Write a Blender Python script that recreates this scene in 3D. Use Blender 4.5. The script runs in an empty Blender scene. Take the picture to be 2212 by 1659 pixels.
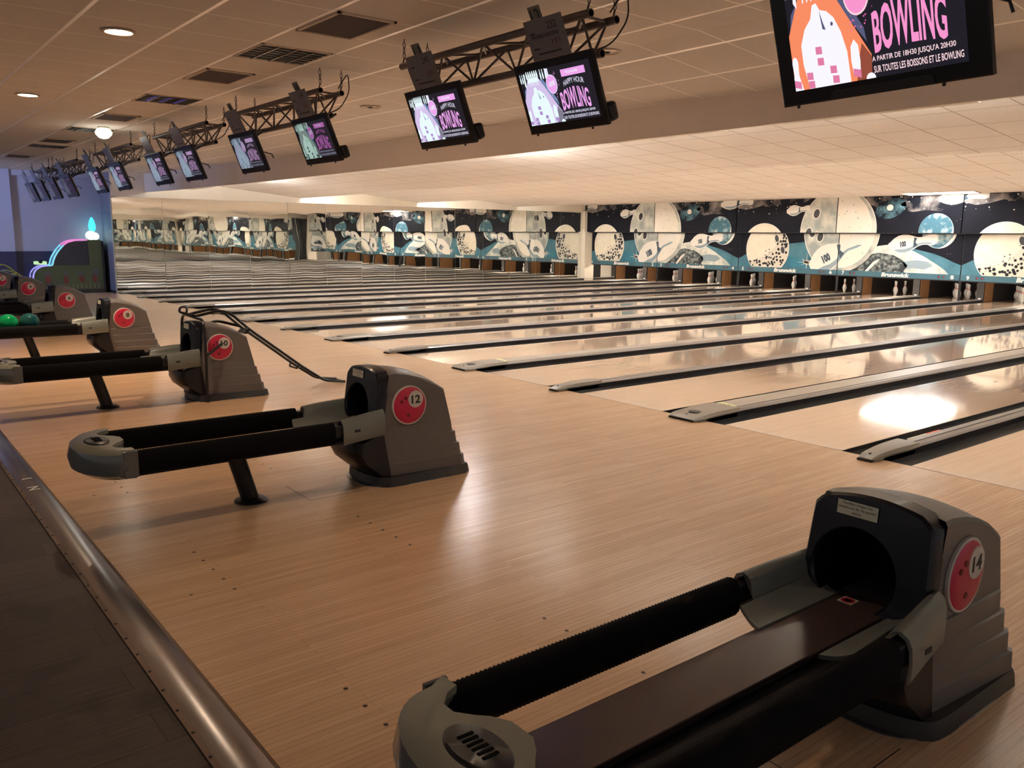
import bpy, bmesh, math, random
from math import sin, cos, pi, radians
from mathutils import Vector, Matrix

random.seed(7)
C = bpy.context.scene.collection
SC = bpy.context.scene

# ------------------------------------------------------------------ camera
F_PX = 1821.7
YAW, PITCH, ROLL = 0.67076, -0.17330, 0.01036
CAM = Vector((22.6195, -5.6436, 1.5255))
fw = Vector((-cos(YAW)*cos(PITCH), sin(YAW)*cos(PITCH), sin(PITCH)))
rt = Vector((sin(YAW), cos(YAW), 0.0))
up = rt.cross(fw)
rt2 = rt*cos(ROLL) + up*sin(ROLL)
up2 = -rt*sin(ROLL) + up*cos(ROLL)
cd = bpy.data.cameras.new('camera')
cam = bpy.data.objects.new('camera', cd)
C.objects.link(cam)
cam.matrix_world = Matrix(((rt2.x, up2.x, -fw.x, CAM.x), (rt2.y, up2.y, -fw.y, CAM.y), (rt2.z, up2.z, -fw.z, CAM.z), (0, 0, 0, 1)))
cd.sensor_fit = 'HORIZONTAL'
cd.sensor_width = 36.0
cd.lens = F_PX/2212.0*36.0
cd.clip_start = 0.05
cd.clip_end = 200
SC.camera = cam

# ------------------------------------------------------------------ world and exposure
wd = bpy.data.worlds.new('world')
SC.world = wd
wd.use_nodes = True
wd.node_tree.nodes['Background'].inputs[0].default_value = (0.62, 0.57, 0.55, 1)
wd.node_tree.nodes['Background'].inputs[1].default_value = 0.55
SC.view_settings.view_transform = 'Standard'
SC.view_settings.look = 'None'
SC.view_settings.gamma = 1.0
SC.view_settings.use_curve_mapping = False
SC.view_settings.exposure = 0.0
SC.cycles.max_bounces = 10
SC.cycles.glossy_bounces = 8
SC.cycles.diffuse_bounces = 5
SC.cycles.sample_clamp_indirect = 20.0

# light levels
TUBE = 800.0
UPL = 84.0         # diffusers of the unseen uplight trays added behind each ceiling step
#
PANEL = 12.0
PINL = 90.0
DOWN = 60.0        # lit recessed lamps
DOWN_W = 130.0

# ------------------------------------------------------------------ materials
def nodes_of(m):
    m.use_nodes = True
    nt = m.node_tree
    return nt, nt.nodes['Principled BSDF']

def mat(name, col, rough=0.5, metal=0.0, noise=0.06, nscale=8.0, spec=0.5, bump=0.0, emit=None, estr=0.0, coat=0.0):
    m = bpy.data.materials.new(name)
    nt, b = nodes_of(m)
    b.inputs['Roughness'].default_value = rough
    b.inputs['Metallic'].default_value = metal
    b.inputs['Specular IOR Level'].default_value = spec
    b.inputs['Coat Weight'].default_value = coat
    tc = nt.nodes.new('ShaderNodeTexCoord')
    nz = nt.nodes.new('ShaderNodeTexNoise')
    nz.inputs['Scale'].default_value = nscale
    nz.inputs['Detail'].default_value = 4
    nt.links.new(tc.outputs['Object'], nz.inputs['Vector'])
    mp = nt.nodes.new('ShaderNodeMapRange')
    mp.inputs['To Min'].default_value = 1-noise
    mp.inputs['To Max'].default_value = 1+noise
    nt.links.new(nz.outputs['Fac'], mp.inputs['Value'])
    mx = nt.nodes.new('ShaderNodeVectorMath')
    mx.operation = 'SCALE'
    mx.inputs[0].default_value = col[:3]
    nt.links.new(mp.outputs['Result'], mx.inputs['Scale'])
    nt.links.new(mx.outputs[0], b.inputs['Base Color'])
    if bump > 0:
        bp = nt.nodes.new('ShaderNodeBump')
        bp.inputs['Strength'].default_value = bump
        bp.inputs['Distance'].default_value = 0.01
        nt.links.new(nz.outputs['Fac'], bp.inputs['Height'])
        nt.links.new(bp.outputs['Normal'], b.inputs['Normal'])
    if emit:
        b.inputs['Emission Color'].default_value = (*emit, 1)
        b.inputs['Emission Strength'].default_value = estr
    return m

def emis(name, col, st):
    m = bpy.data.materials.new(name)
    nt, b = nodes_of(m)
    b.inputs['Base Color'].default_value = (0.02, 0.02, 0.02, 1)
    b.inputs['Emission Color'].default_value = (*col, 1)
    b.inputs['Emission Strength'].default_value = st
    return m

def N(nt, t, **kw):
    n = nt.nodes.new(t)
    for k, v in kw.items():
        setattr(n, k, v)
    return n

def mixc(nt, fac, a, b):
    n = N(nt, 'ShaderNodeMix', data_type='RGBA')
    if hasattr(fac, 'is_linked') or isinstance(fac, bpy.types.NodeSocket):
        nt.links.new(fac, n.inputs[0])
    else:
        n.inputs[0].default_value = fac
    for s, v in ((n.inputs[6], a), (n.inputs[7], b)):
        if isinstance(v, bpy.types.NodeSocket):
            nt.links.new(v, s)
        else:
            s.default_value = (*v[:3], 1)
    return n.outputs[2]

def wood_floor(name, c1, c2, cm, bw, rh, rough, mortar=0.0007, rvar=0.1, swap=True, bumpst=0.15, waves=0.0, msm=0.1, stain=None):
    """boards running along Y: brick rows across X"""
    m = bpy.data.materials.new(name)
    nt, b = nodes_of(m)
    tc = N(nt, 'ShaderNodeTexCoord')
    sp = N(nt, 'ShaderNodeSeparateXYZ')
    cb = N(nt, 'ShaderNodeCombineXYZ')
    nt.links.new(tc.outputs['Object'], sp.inputs[0])
    nt.links.new(sp.outputs[1 if swap else 0], cb.inputs[0])
    nt.links.new(sp.outputs[0 if swap else 1], cb.inputs[1])
    bk = N(nt, 'ShaderNodeTexBrick')
    bk.offset = 0.37
    bk.inputs['Scale'].default_value = 1.0
    bk.inputs['Brick Width'].default_value = bw
    bk.inputs['Row Height'].default_value = rh
    bk.inputs['Mortar Size'].default_value = mortar
    bk.inputs['Mortar Smooth'].default_value = msm
    bk.inputs['Bias'].default_value = 0.0
    bk.inputs['Color1'].default_value = (*c1, 1)
    bk.inputs['Color2'].default_value = (*c2, 1)
    bk.inputs['Mortar'].default_value = (*cm, 1)
    nt.links.new(cb.outputs[0], bk.inputs['Vector'])
    mpg = N(nt, 'ShaderNodeMapping')
    mpg.inputs['Scale'].default_value = (3.0, 90.0, 1.0)
    nt.links.new(cb.outputs[0], mpg.inputs['Vector'])
    nz = N(nt, 'ShaderNodeTexNoise')
    nz.inputs['Scale'].default_value = 1.0
    nz.inputs['Detail'].default_value = 5
    nt.links.new(mpg.outputs[0], nz.inputs['Vector'])
    mr = N(nt, 'ShaderNodeMapRange')
    mr.inputs['From Min'].default_value = 0.3
    mr.inputs['From Max'].default_value = 0.7
    mr.inputs['To Min'].default_value = 1-rvar
    mr.inputs['To Max'].default_value = 1+rvar
    nt.links.new(nz.outputs['Fac'], mr.inputs['Value'])
    vm = N(nt, 'ShaderNodeVectorMath', operation='SCALE')
    nt.links.new(bk.outputs['Color'], vm.inputs[0])
    nt.links.new(mr.outputs[0], vm.inputs['Scale'])
    outc = vm.outputs[0]
    if stain:
        n3 = N(nt, 'ShaderNodeTexNoise')
        n3.inputs['Scale'].default_value = stain[0]
        n3.inputs['Detail'].default_value = 6
        nt.links.new(tc.outputs['Object'], n3.inputs['Vector'])
        r3 = N(nt, 'ShaderNodeMapRange')
        r3.inputs['From Min'].default_value = stain[2]
        r3.inputs['From Max'].default_value = stain[3]
        nt.links.new(n3.outputs['Fac'], r3.inputs['Value'])
        outc = mixc(nt, r3.outputs[0], outc, stain[1])
    nt.links.new(outc, b.inputs['Base Color'])
    n2 = N(nt, 'ShaderNodeTexNoise')
    n2.inputs['Scale'].default_value = 1.3
    nt.links.new(tc.outputs['Object'], n2.inputs['Vector'])
    m2 = N(nt, 'ShaderNodeMapRange')
    m2.inputs['To Min'].default_value = rough*0.97
    m2.inputs['To Max'].default_value = rough*1.03
    nt.links.new(n2.outputs['Fac'], m2.inputs['Value'])
    nt.links.new(m2.outputs[0], b.inputs['Roughness'])
    if bumpst > 0:
        bp = N(nt, 'ShaderNodeBump')
        bp.inputs['Strength'].default_value = bumpst
        bp.inputs['Distance'].default_value = 0.0006
        nt.links.new(bk.outputs['Fac'], bp.inputs['Height'])
        bp.invert = True
        if waves > 0:
            b2 = N(nt, 'ShaderNodeBump')
            b2.inputs['Strength'].default_value = waves
            b2.inputs['Distance'].default_value = 0.01
            n4 = N(nt, 'ShaderNodeTexNoise')
            n4.inputs['Scale'].default_value = 2.2
            nt.links.new(tc.outputs['Object'], n4.inputs['Vector'])
            nt.links.new(n4.outputs['Fac'], b2.inputs['Height'])
            nt.links.new(b2.outputs['Normal'], bp.inputs['Normal'])
        nt.links.new(bp.outputs['Normal'], b.inputs['Normal'])
    return m

def tile_mat(name, col, line, tx, ty, ox, oy, wx, wy, rough=0.9, speck=0.05, shiny=False):
    """suspended ceiling tiles: grid lines at ox + k*tx and oy + k*ty"""
    m = bpy.data.materials.new(name)
    nt, b = nodes_of(m)
    b.inputs['Roughness'].default_value = rough
    b.inputs['Specular IOR Level'].default_value = 0.2
    tc = N(nt, 'ShaderNodeTexCoord')
    sp = N(nt, 'ShaderNodeSeparateXYZ')
    nt.links.new(tc.outputs['Object'], sp.inputs[0])
    facs = []
    for ax, t, o, w in ((0, tx, ox, wx), (1, ty, oy, wy)):
        a = N(nt, 'ShaderNodeMath', operation='SUBTRACT')
        nt.links.new(sp.outputs[ax], a.inputs[0])
        a.inputs[1].default_value = o - t/2
        p = N(nt, 'ShaderNodeMath', operation='PINGPONG')
        nt.links.new(a.outputs[0], p.inputs[0])
        p.inputs[1].default_value = t/2
        # distance from grid line = t/2 - pingpong
        g = N(nt, 'ShaderNodeMath', operation='GREATER_THAN')
        nt.links.new(p.outputs[0], g.inputs[0])
        g.inputs[1].default_value = t/2 - w/2
        facs.append(g.outputs[0])
    mx = N(nt, 'ShaderNodeMath', operation='MAXIMUM')
    nt.links.new(facs[0], mx.inputs[0])
    nt.links.new(facs[1], mx.inputs[1])
    nz = N(nt, 'ShaderNodeTexNoise')
    nz.inputs['Scale'].default_value = 60
    nt.links.new(tc.outputs['Object'], nz.inputs['Vector'])
    mr = N(nt, 'ShaderNodeMapRange')
    mr.inputs['To Min'].default_value = 1-speck
    mr.inputs['To Max'].default_value = 1+speck
    nt.links.new(nz.outputs['Fac'], mr.inputs['Value'])
    vm = N(nt, 'ShaderNodeVectorMath', operation='SCALE')
    vm.inputs[0].default_value = col
    nt.links.new(mr.outputs[0], vm.inputs['Scale'])
    nt.links.new(mixc(nt, mx.outputs[0], vm.outputs[0], line), b.inputs['Base Color'])
    if shiny:
        mm = N(nt, 'ShaderNodeMath', operation='MULTIPLY'); nt.links.new(facs[1], mm.inputs[0]); mm.inputs[1].default_value = 0.75
        nt.links.new(mm.outputs[0], b.inputs['Metallic'])
        rr = N(nt, 'ShaderNodeMapRange'); nt.links.new(facs[1], rr.inputs['Value']); rr.inputs['To Min'].default_value = rough; rr.inputs['To Max'].default_value = 0.35
        nt.links.new(rr.outputs[0], b.inputs['Roughness'])
    return m

def art_mat(name, c1, c2, kind='noise', scale=3.0, lo=0.35, hi=0.65, rough=0.55, c3=None, detail=5):
    """printed picture surface: two inks mixed by a texture"""
    m = bpy.data.materials.new(name)
    nt, b = nodes_of(m)
    b.inputs['Roughness'].default_value = rough
    b.inputs['Specular IOR Level'].default_value = 0.12
    tc = N(nt, 'ShaderNodeTexCoord')
    if kind == 'voronoi':
        t = N(nt, 'ShaderNodeTexVoronoi', feature='F1')
        out = t.outputs['Distance']
    elif kind == 'edge':
        t = N(nt, 'ShaderNodeTexVoronoi', feature='DISTANCE_TO_EDGE')
        out = t.outputs['Distance']
    else:
        t = N(nt, 'ShaderNodeTexNoise')
        t.inputs['Detail'].default_value = detail
        out = t.outputs['Fac']
    t.inputs['Scale'].default_value = scale
    nt.links.new(tc.outputs['Object'], t.inputs['Vector'])
    mr = N(nt, 'ShaderNodeMapRange')
    mr.inputs['From Min'].default_value = lo
    mr.inputs['From Max'].default_value = hi
    nt.links.new(out, mr.inputs['Value'])
    nt.links.new(mixc(nt, mr.outputs[0], c1, c2), b.inputs['Base Color'])
    return m

M = {}
WARM = (1.0, 0.78, 0.58)
M['approach'] = wood_floor('approach_wood', (0.74, 0.50, 0.31), (0.66, 0.43, 0.255), (0.45, 0.28, 0.16), 1.1, 0.0272, 0.23, mortar=0.0009, rvar=0.10, bumpst=0.10)
M['lane'] = wood_floor('lane_wood', (0.80, 0.585, 0.43), (0.75, 0.54, 0.39), (0.60, 0.42, 0.29), 3.0, 0.0275, 0.09, mortar=0.0004, rvar=0.05, bumpst=0.0)
_nt = M['lane'].node_tree.nodes['Principled BSDF']
_nt.inputs['Coat Weight'].default_value = 0.8
_nt.inputs['Coat Roughness'].default_value = 0.05
_nt.inputs['Coat IOR'].default_value = 1.5
M['deck'] = wood_floor('pin_deck_wood', (0.20, 0.125, 0.08), (0.17, 0.105, 0.065), (0.1, 0.06, 0.04), 2.0, 0.0275, 0.08, rvar=0.08, bumpst=0.0)
M['seam'] = mat('lane_seam', (0.75, 0.6, 0.45), 0.3)
M['vinyl'] = wood_floor('dark_vinyl_planks', (0.078, 0.058, 0.048), (0.046, 0.036, 0.032), (0.018, 0.014, 0.012), 1.25, 0.19, 0.55, mortar=0.002, rvar=0.35, swap=True, bumpst=0.2, stain=(3.2, (0.012, 0.010, 0.010), 0.55, 0.72))
M['dot'] = mat('dark_inlay', (0.03, 0.02, 0.015), 0.4)
M['steel'] = mat('brushed_steel', (0.42, 0.42, 0.44), 0.22, 1.0, nscale=30)
M['base_steel'] = mat('base_plate_steel', (0.22, 0.21, 0.21), 0.3, 0.7)
M['brass'] = mat('dull_brown_trim', (0.16, 0.11, 0.08), 0.4, 0.6)
M['white_print'] = mat('white_print', (0.85, 0.85, 0.82), 0.5)
M['gutter'] = mat('gutter_plastic', (0.020, 0.019, 0.023), 0.45, spec=0.3)
M['cap_side'] = mat('capping_side', (0.030, 0.027, 0.030), 0.5, spec=0.3)
M['cap_top'] = mat('capping_beige', (0.36, 0.32, 0.28), 0.30, 0.1, noise=0.02)
M['cap_metal'] = mat('capping_aluminium', (0.25, 0.23, 0.22), 0.34, 0.35, noise=0.02)
M['cap_nose'] = mat('capping_nose_plastic', (0.24, 0.21, 0.175), 0.35)
M['black_rubber'] = mat('black_rubber', (0.012, 0.011, 0.012), 0.6)
M['yellow_label'] = mat('pale_yellow_label', (0.75, 0.80, 0.42), 0.5)
M['red_label'] = mat('red_label', (0.75, 0.10, 0.05), 0.5)
M['tile_hi'] = tile_mat('ceiling_tiles_high', (0.62, 0.58, 0.545), (0.93, 0.89, 0.84), 0.6215, 0.645, 16.54, -2.88, 0.012, 0.028, shiny=True)
M['tile_lo'] = tile_mat('ceiling_tiles_lane', (0.82, 0.795, 0.76), (0.40, 0.34, 0.29), 0.605, 0.61, 18.07, 0.35, 0.013, 0.011)
M['cream'] = mat('cream_paint', (0.80, 0.74, 0.65), 0.8, noise=0.03)
M['soffit'] = mat('taupe_paint', (0.86, 0.79, 0.74), 0.8, noise=0.03)
M['blue_wall'] = mat('blue_grey_paint', (0.42, 0.42, 0.55), 0.8, noise=0.04, nscale=3)
M['navy'] = mat('navy_wainscot', (0.03, 0.03, 0.09), 0.5)
M['pier'] = mat('slate_paint', (0.24, 0.24, 0.31), 0.6)
M['mirror'] = mat('mirror_glass', (0.80, 0.81, 0.78), 0.004, 1.0, noise=0.0)
M['column'] = mat('off_white_column', (0.72, 0.66, 0.56), 0.6)
M['black'] = mat('matt_black', (0.012, 0.012, 0.014), 0.7)
M['curtain'] = mat('pit_curtain', (0.02, 0.013, 0.01), 0.9)
M['kick_wood'] = mat('kickback_plywood', (0.26, 0.125, 0.05), 0.5, noise=0.15, nscale=5)
M['grey_metal'] = mat('grey_machine_metal', (0.035, 0.032, 0.032), 0.5, 0.0)
M['pin'] = mat('pin_white', (0.80, 0.76, 0.71), 0.22, noise=0.03)
M['pin_red'] = mat('pin_red', (0.65, 0.05, 0.05), 0.25)
M['shell'] = mat('hood_front_dark', (0.006, 0.0065, 0.011), 0.33, noise=0.1, nscale=20, spec=0.35, coat=0.08)
M['taupe'] = mat('hood_taupe', (0.140, 0.128, 0.122), 0.38, noise=0.06, nscale=40)
M['throat'] = mat('hood_throat', (0.003, 0.003, 0.004), 0.8, spec=0.1)
M['skirt'] = mat('hood_skirt', (0.02, 0.018, 0.018), 0.5)
M['pad'] = mat('ribbed_black_pad', (0.004, 0.004, 0.005), 0.85, spec=0.15)
M['plate'] = mat('brown_lift_plate', (0.082, 0.055, 0.052), 0.24, 0.0, nscale=6, noise=0.12, spec=0.6)
M['bracket'] = mat('green_grey_plastic', (0.17, 0.19, 0.175), 0.32)
M['nose'] = mat('sage_grey_plastic', (0.24, 0.245, 0.19), 0.38)
M['nose_side'] = mat('glossy_grey_plastic', (0.13, 0.135, 0.13), 0.15)
M['vent'] = mat('black_vent', (0.012, 0.012, 0.014), 0.35)
M['post'] = mat('dark_post', (0.012, 0.011, 0.014), 0.4, spec=0.35)
M['ballred'] = mat('disc_red', (0.56, 0.018, 0.07), 0.30, noise=0.12, nscale=25)
M['ballhole'] = mat('disc_hole', (0.16, 0.01, 0.02), 0.5)
M['rim'] = mat('disc_rim', (0.62, 0.58, 0.54), 0.4)
M['ink'] = mat('black_ink', (0.012, 0.012, 0.012), 0.5)
M['label'] = mat('cream_label', (0.62, 0.62, 0.50), 0.5)
M['g_ball'] = art_mat('green_ball_resin', (0.0, 0.16, 0.05), (0.01, 0.30, 0.10), scale=6, rough=0.12)
M['t_ball'] = art_mat('dark_teal_ball_resin', (0.0, 0.035, 0.05), (0.02, 0.09, 0.08), scale=6, rough=0.12)
M['ramp'] = mat('black_tube_paint', (0.008, 0.008, 0.010), 0.35)
M['ramp_y'] = mat('yellow_green_tube_paint', (0.45, 0.50, 0.14), 0.4)
M['truss'] = mat('truss_aluminium', (0.13, 0.105, 0.10), 0.5, 0.35, noise=0.12, nscale=20)
M['tube_in'] = mat('tube_inside', (0.02, 0.015, 0.013), 0.7)
M['chain'] = mat('chain_steel', (0.07, 0.06, 0.06), 0.45, 0.6)
M['tv'] = mat('tv_black_plastic', (0.008, 0.008, 0.012), 0.3)
M['tv_trim'] = mat('tv_dark_trim', (0.022, 0.022, 0.026), 0.35)
M['paper'] = mat('paper_in_sleeve', (0.150, 0.140, 0.145), 0.35, noise=0.12, nscale=12)
M['card'] = mat('yellowed_card', (0.20, 0.185, 0.14), 0.5)
M['paper_ink'] = mat('faded_ink', (0.022, 0.02, 0.024), 0.5)
M['paper_red'] = mat('faded_red_ink', (0.12, 0.03, 0.05), 0.5)
M['vent_dark'] = mat('vent_fabric', (0.060, 0.040, 0.040), 0.9)
M['frame_hi'] = mat('ceiling_frame', (0.55, 0.45, 0.36), 0.6)
M['louvre'] = mat('louvre_blades', (0.20, 0.165, 0.13), 0.25, 0.9)
M['lamp_in'] = mat('fixture_inside', (0.020, 0.017, 0.025), 0.4)
M['lamp_violet'] = emis('violet_tube', (0.25, 0.16, 1.0), 1.1)
M['tube'] = emis('fluorescent_tube', (1.0, 0.98, 0.95), TUBE)
M['tube_b'] = emis('uplight_diffuser', (1.0, 0.985, 0.95), UPL)
M['tube_c'] = emis('uplight_diffuser_low', (1.0, 0.985, 0.95), UPL*0.16)
M['panel'] = emis('panel_diffuser', (1.0, 0.97, 0.94), PANEL)
M['pin_tube'] = emis('pin_light_tube', (1.0, 0.85, 0.68), PINL)
M['batten'] = mat('batten_body', (0.7, 0.66, 0.6), 0.5)
M['bulb'] = emis('warm_lamp', (1.0, 0.74, 0.50), DOWN)
M['bulb2'] = emis('globe_lamp', (0.93, 1.0, 0.84), 3.0)
M['off_lamp'] = mat('unlit_reflector', (0.25, 0.2, 0.16), 0.2, 0.8)
# masking pictures
M['a_space'] = art_mat('art_space', (0.0065, 0.007, 0.013), (0.009, 0.009, 0.016), scale=2)
M['a_neb'] = art_mat('art_nebula', (0.008, 0.009, 0.015), (0.34, 0.30, 0.28), scale=2.8, lo=0.44, hi=0.74, detail=9)
M['a_neb2'] = art_mat('art_nebula_blue', (0.010, 0.014, 0.022), (0.16, 0.33, 0.40), scale=4, lo=0.42, hi=0.68, detail=8)
M['a_star'] = mat('art_star', (0.85, 0.78, 0.70), 0.5)
M['a_teal'] = art_mat('art_teal', (0.045, 0.135, 0.185), (0.08, 0.20, 0.26), scale=2.2, rough=0.5)
M['a_teal2'] = art_mat('art_teal_dark', (0.03, 0.13, 0.19), (0.05, 0.2, 0.28), scale=3)
M['a_ball'] = art_mat('art_grey_ball', (0.33, 0.36, 0.35), (0.66, 0.65, 0.57), scale=2.4, lo=0.38, hi=0.6)
M['a_ball2'] = art_mat('art_pale_ball', (0.80, 0.74, 0.64), (0.85, 0.80, 0.72), scale=2)
M['a_moon'] = art_mat('art_moon', (0.80, 0.73, 0.60), (0.86, 0.80, 0.68), scale=4)
M['a_crack'] = art_mat('art_moon_craters', (0.022, 0.022, 0.027), (0.66, 0.62, 0.53), kind='voronoi', scale=10.5, lo=0.40, hi=0.47)
M['a_crack2'] = art_mat('art_moon_small_craters', (0.22, 0.20, 0.17), (0.80, 0.74, 0.62), kind='voronoi', scale=11, lo=0.22, hi=0.30)
M['a_planet'] = art_mat('art_planet', (0.06, 0.15, 0.20), (0.42, 0.50, 0.50), scale=5.5, lo=0.47, hi=0.66)
M['a_land'] = art_mat('art_land_pale', (0.40, 0.44, 0.42), (0.74, 0.73, 0.66), scale=4.5, lo=0.35, hi=0.6)
M['a_rock'] = art_mat('art_land_dark', (0.035, 0.045, 0.05), (0.32, 0.35, 0.34), scale=10, lo=0.42, hi=0.7, detail=8)
M['a_white'] = mat('art_white', (0.80, 0.76, 0.70), 0.5, noise=0.02)
M['a_pinlo'] = mat('art_pin_blue', (0.24, 0.32, 0.37), 0.5, noise=0.02)
M['a_hole'] = mat('art_hole', (0.03, 0.03, 0.035), 0.5)
M['a_strip'] = mat('art_strip', (0.030, 0.110, 0.150), 0.45, noise=0.03)
M['a_dark'] = mat('art_dark_dot', (0.012, 0.01, 0.014), 0.4)
M['a_red'] = mat('art_red_dot', (0.5, 0.07, 0.1), 0.4)
M['a_blue'] = mat('art_navy_print', (0.03, 0.06, 0.09), 0.5)
# arcade machine
M['arc_green'] = mat('cabinet_green', (0.055, 0.090, 0.036), 0.35, noise=0.2, nscale=4)
M['arc_dark'] = mat('cabinet_dark', (0.012, 0.012, 0.02), 0.4)
M['arc_glass'] = mat('cabinet_tinted_window', (0.030, 0.034, 0.055), 0.12)
M['arc_red'] = mat('cabinet_red_print', (0.16, 0.03, 0.03), 0.5)
M['arc_grey'] = mat('cabinet_grey_print', (0.09, 0.10, 0.12), 0.5)
M['arc_tan'] = mat('cabinet_pale_print', (0.13, 0.15, 0.07), 0.5)
M['neon_pink'] = emis('neon_pink', (0.85, 0.25, 0.65), 1.0)
M['neon_cyan'] = emis('neon_cyan', (0.25, 0.72, 0.95), 1.0)
M['neon_violet'] = emis('neon_violet', (0.38, 0.36, 1.0), 1.05)
M['glow_cyan'] = emis('glow_cyan', (0.05, 0.75, 1.0), 2.0)
M['glow_white'] = emis('glow_white_green', (0.7, 1.0, 0.75), 4.0)
M['glow_yellow'] = emis('glow_yellow_green', (0.55, 0.85, 0.45), 1.0)

# ------------------------------------------------------------------ mesh helpers
class MB:
    def __init__(s):
        s.v = []; s.f = []; s.m = []; s.mats = []
    def mi(s, m):
        if m not in s.mats:
            s.mats.append(m)
        return s.mats.index(m)
    def add(s, vs, fs, m):
        k = len(s.v)
        s.v += [tuple(p) for p in vs]
        i = s.mi(m)
        for f in fs:
            s.f.append(tuple(a+k for a in f))
            s.m.append(i)
    def box(s, x0, x1, y0, y1, z0, z1, m):
        vs = [(x, y, z) for z in (z0, z1) for y in (y0, y1) for x in (x0, x1)]
        s.add(vs, [(0, 2, 3, 1), (4, 5, 7, 6), (0, 1, 5, 4), (2, 6, 7, 3), (0, 4, 6, 2), (1, 3, 7, 5)], m)
    def obox(s, c, u, v, w, hu, hv, hw, m):
        c, u, v, w = Vector(c), Vector(u), Vector(v), Vector(w)
        vs = [c + u*hu*a + v*hv*b + w*hw*d for d in (-1, 1) for b in (-1, 1) for a in (-1, 1)]
        s.add(vs, [(0, 2, 3, 1), (4, 5, 7, 6), (0, 1, 5, 4), (2, 6, 7, 3), (0, 4, 6, 2), (1, 3, 7, 5)], m)
    def poly(s, pts, m):
        s.add(pts, [tuple(range(len(pts)))], m)
    def prism(s, poly, fn, d0, d1, m, m2=None):
        """poly of (a, b); fn(a, b, d) -> xyz; solid between d0 and d1"""
        n = len(poly)
        vs = [fn(a, b, d0) for a, b in poly] + [fn(a, b, d1) for a, b in poly]
        s.add(vs, [tuple(range(n))[::-1], tuple(range(n, 2*n))], m2 or m)
        s.add(vs, [(i, (i+1) % n, n+(i+1) % n, n+i) for i in range(n)], m)
    def loft(s, rings, m, cap0=True, cap1=True, closed=True):
        n = len(rings[0])
        vs = [p for r in rings for p in r]
        fs = []
        for k in range(len(rings)-1):
            for i in range(n if closed else n-1):
                j = (i+1) % n
                fs.append((k*n+i, k*n+j, (k+1)*n+j, (k+1)*n+i))
        if cap0: fs.append(tuple(range(n))[::-1])
        if cap1: fs.append(tuple((len(rings)-1)*n+i for i in range(n)))
        s.add(vs, fs, m)
    def tube(s, pts, r, m, n=8, caps=True, closed=False):
        pts = [Vector(p) for p in pts]
        L = len(pts)
        rings = []
        t0 = (pts[1]-pts[0]).normalized()
        a = Vector((0, 0, 1)) if abs(t0.z) < 0.9 else Vector((1, 0, 0))
        u = t0.cross(a).normalized()
        for i, p in enumerate(pts):
            if closed:
                t = (pts[(i+1) % L]-pts[i-1]).normalized()
            elif i == 0: t = (pts[1]-pts[0]).normalized()
            elif i == L-1: t = (pts[-1]-pts[-2]).normalized()
            else: t = ((pts[i+1]-p).normalized()+(p-pts[i-1]).normalized()).normalized()
            u = (u - t*u.dot(t)).normalized()
            w = t.cross(u)
            rings.append([p + u*r*cos(2*pi*k/n) + w*r*sin(2*pi*k/n) for k in range(n)])
        if closed: rings.append(rings[0])
        s.loft(rings, m, caps and not closed, caps and not closed)
    def lathe(s, prof, o, m, n=16, fn=None):
        """prof (r, h) list; fn(a, b, h) maps to xyz offset, default z up"""
        fn = fn or (lambda a, b, h: (a, b, h))
        rings = []
        for r, h in prof:
            rings.append([Vector(o)+Vector(fn(max(r, 1e-4)*cos(2*pi*k/n), max(r, 1e-4)*sin(2*pi*k/n), h)) for k in range(n)])
        s.loft(rings, m)
    def sphere(s, c, r, m, n=16, sz=1.0):
        s.lathe([(r*sin(pi*k/n), -r*sz*cos(pi*k/n)) for k in range(n+1)], c, m, n*2)
    def build(s, name, parent=None, smooth=False, bevel=0.0, ang=35, loc=None, seg=2):
        me = bpy.data.meshes.new(name)
        me.from_pydata(s.v, [], s.f)
        for m in s.mats:
            me.materials.append(m)
        me.polygons.foreach_set('material_index', s.m)
        me.update()
        if smooth:
            me.polygons.foreach_set('use_smooth', [True]*len(me.polygons))
            me.set_sharp_from_angle(angle=radians(ang))
        o = bpy.data.objects.new(name, me)
        C.objects.link(o)
        if parent: o.parent = parent
        if loc: o.location = loc
        if bevel > 0:
            b = o.modifiers.new('bevel', 'BEVEL')
            b.width = bevel
            b.segments = seg
            b.limit_method = 'ANGLE'
            b.angle_limit = radians(30)
            b.harden_normals = False
            if not smooth:
                me.polygons.foreach_set('use_smooth', [True]*len(me.polygons))
                me.set_sharp_from_angle(angle=radians(40))
        return o

def tag(o, label, cat, group=None, kind=None):
    o['label'] = label
    o['category'] = cat
    if group: o['group'] = group
    if kind: o['kind'] = kind
    return o

def thing(name, label, cat, loc=(0, 0, 0), group=None):
    o = bpy.data.objects.new(name, None)
    C.objects.link(o)
    o.location = loc
    o.empty_display_size = 0.1
    return tag(o, label, cat, group)

def struct(o):
    o['kind'] = 'structure'
    return o

def dup(root, loc=None, label=None):
    r = root.copy()
    C.objects.link(r)
    if loc is not None: r.location = loc
    if label: r['label'] = label
    for ch in list(root.children):
        c = ch.copy(); C.objects.link(c); c.parent = r
        for g in list(ch.children):
            d = g.copy(); C.objects.link(d); d.parent = c
    return r

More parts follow.
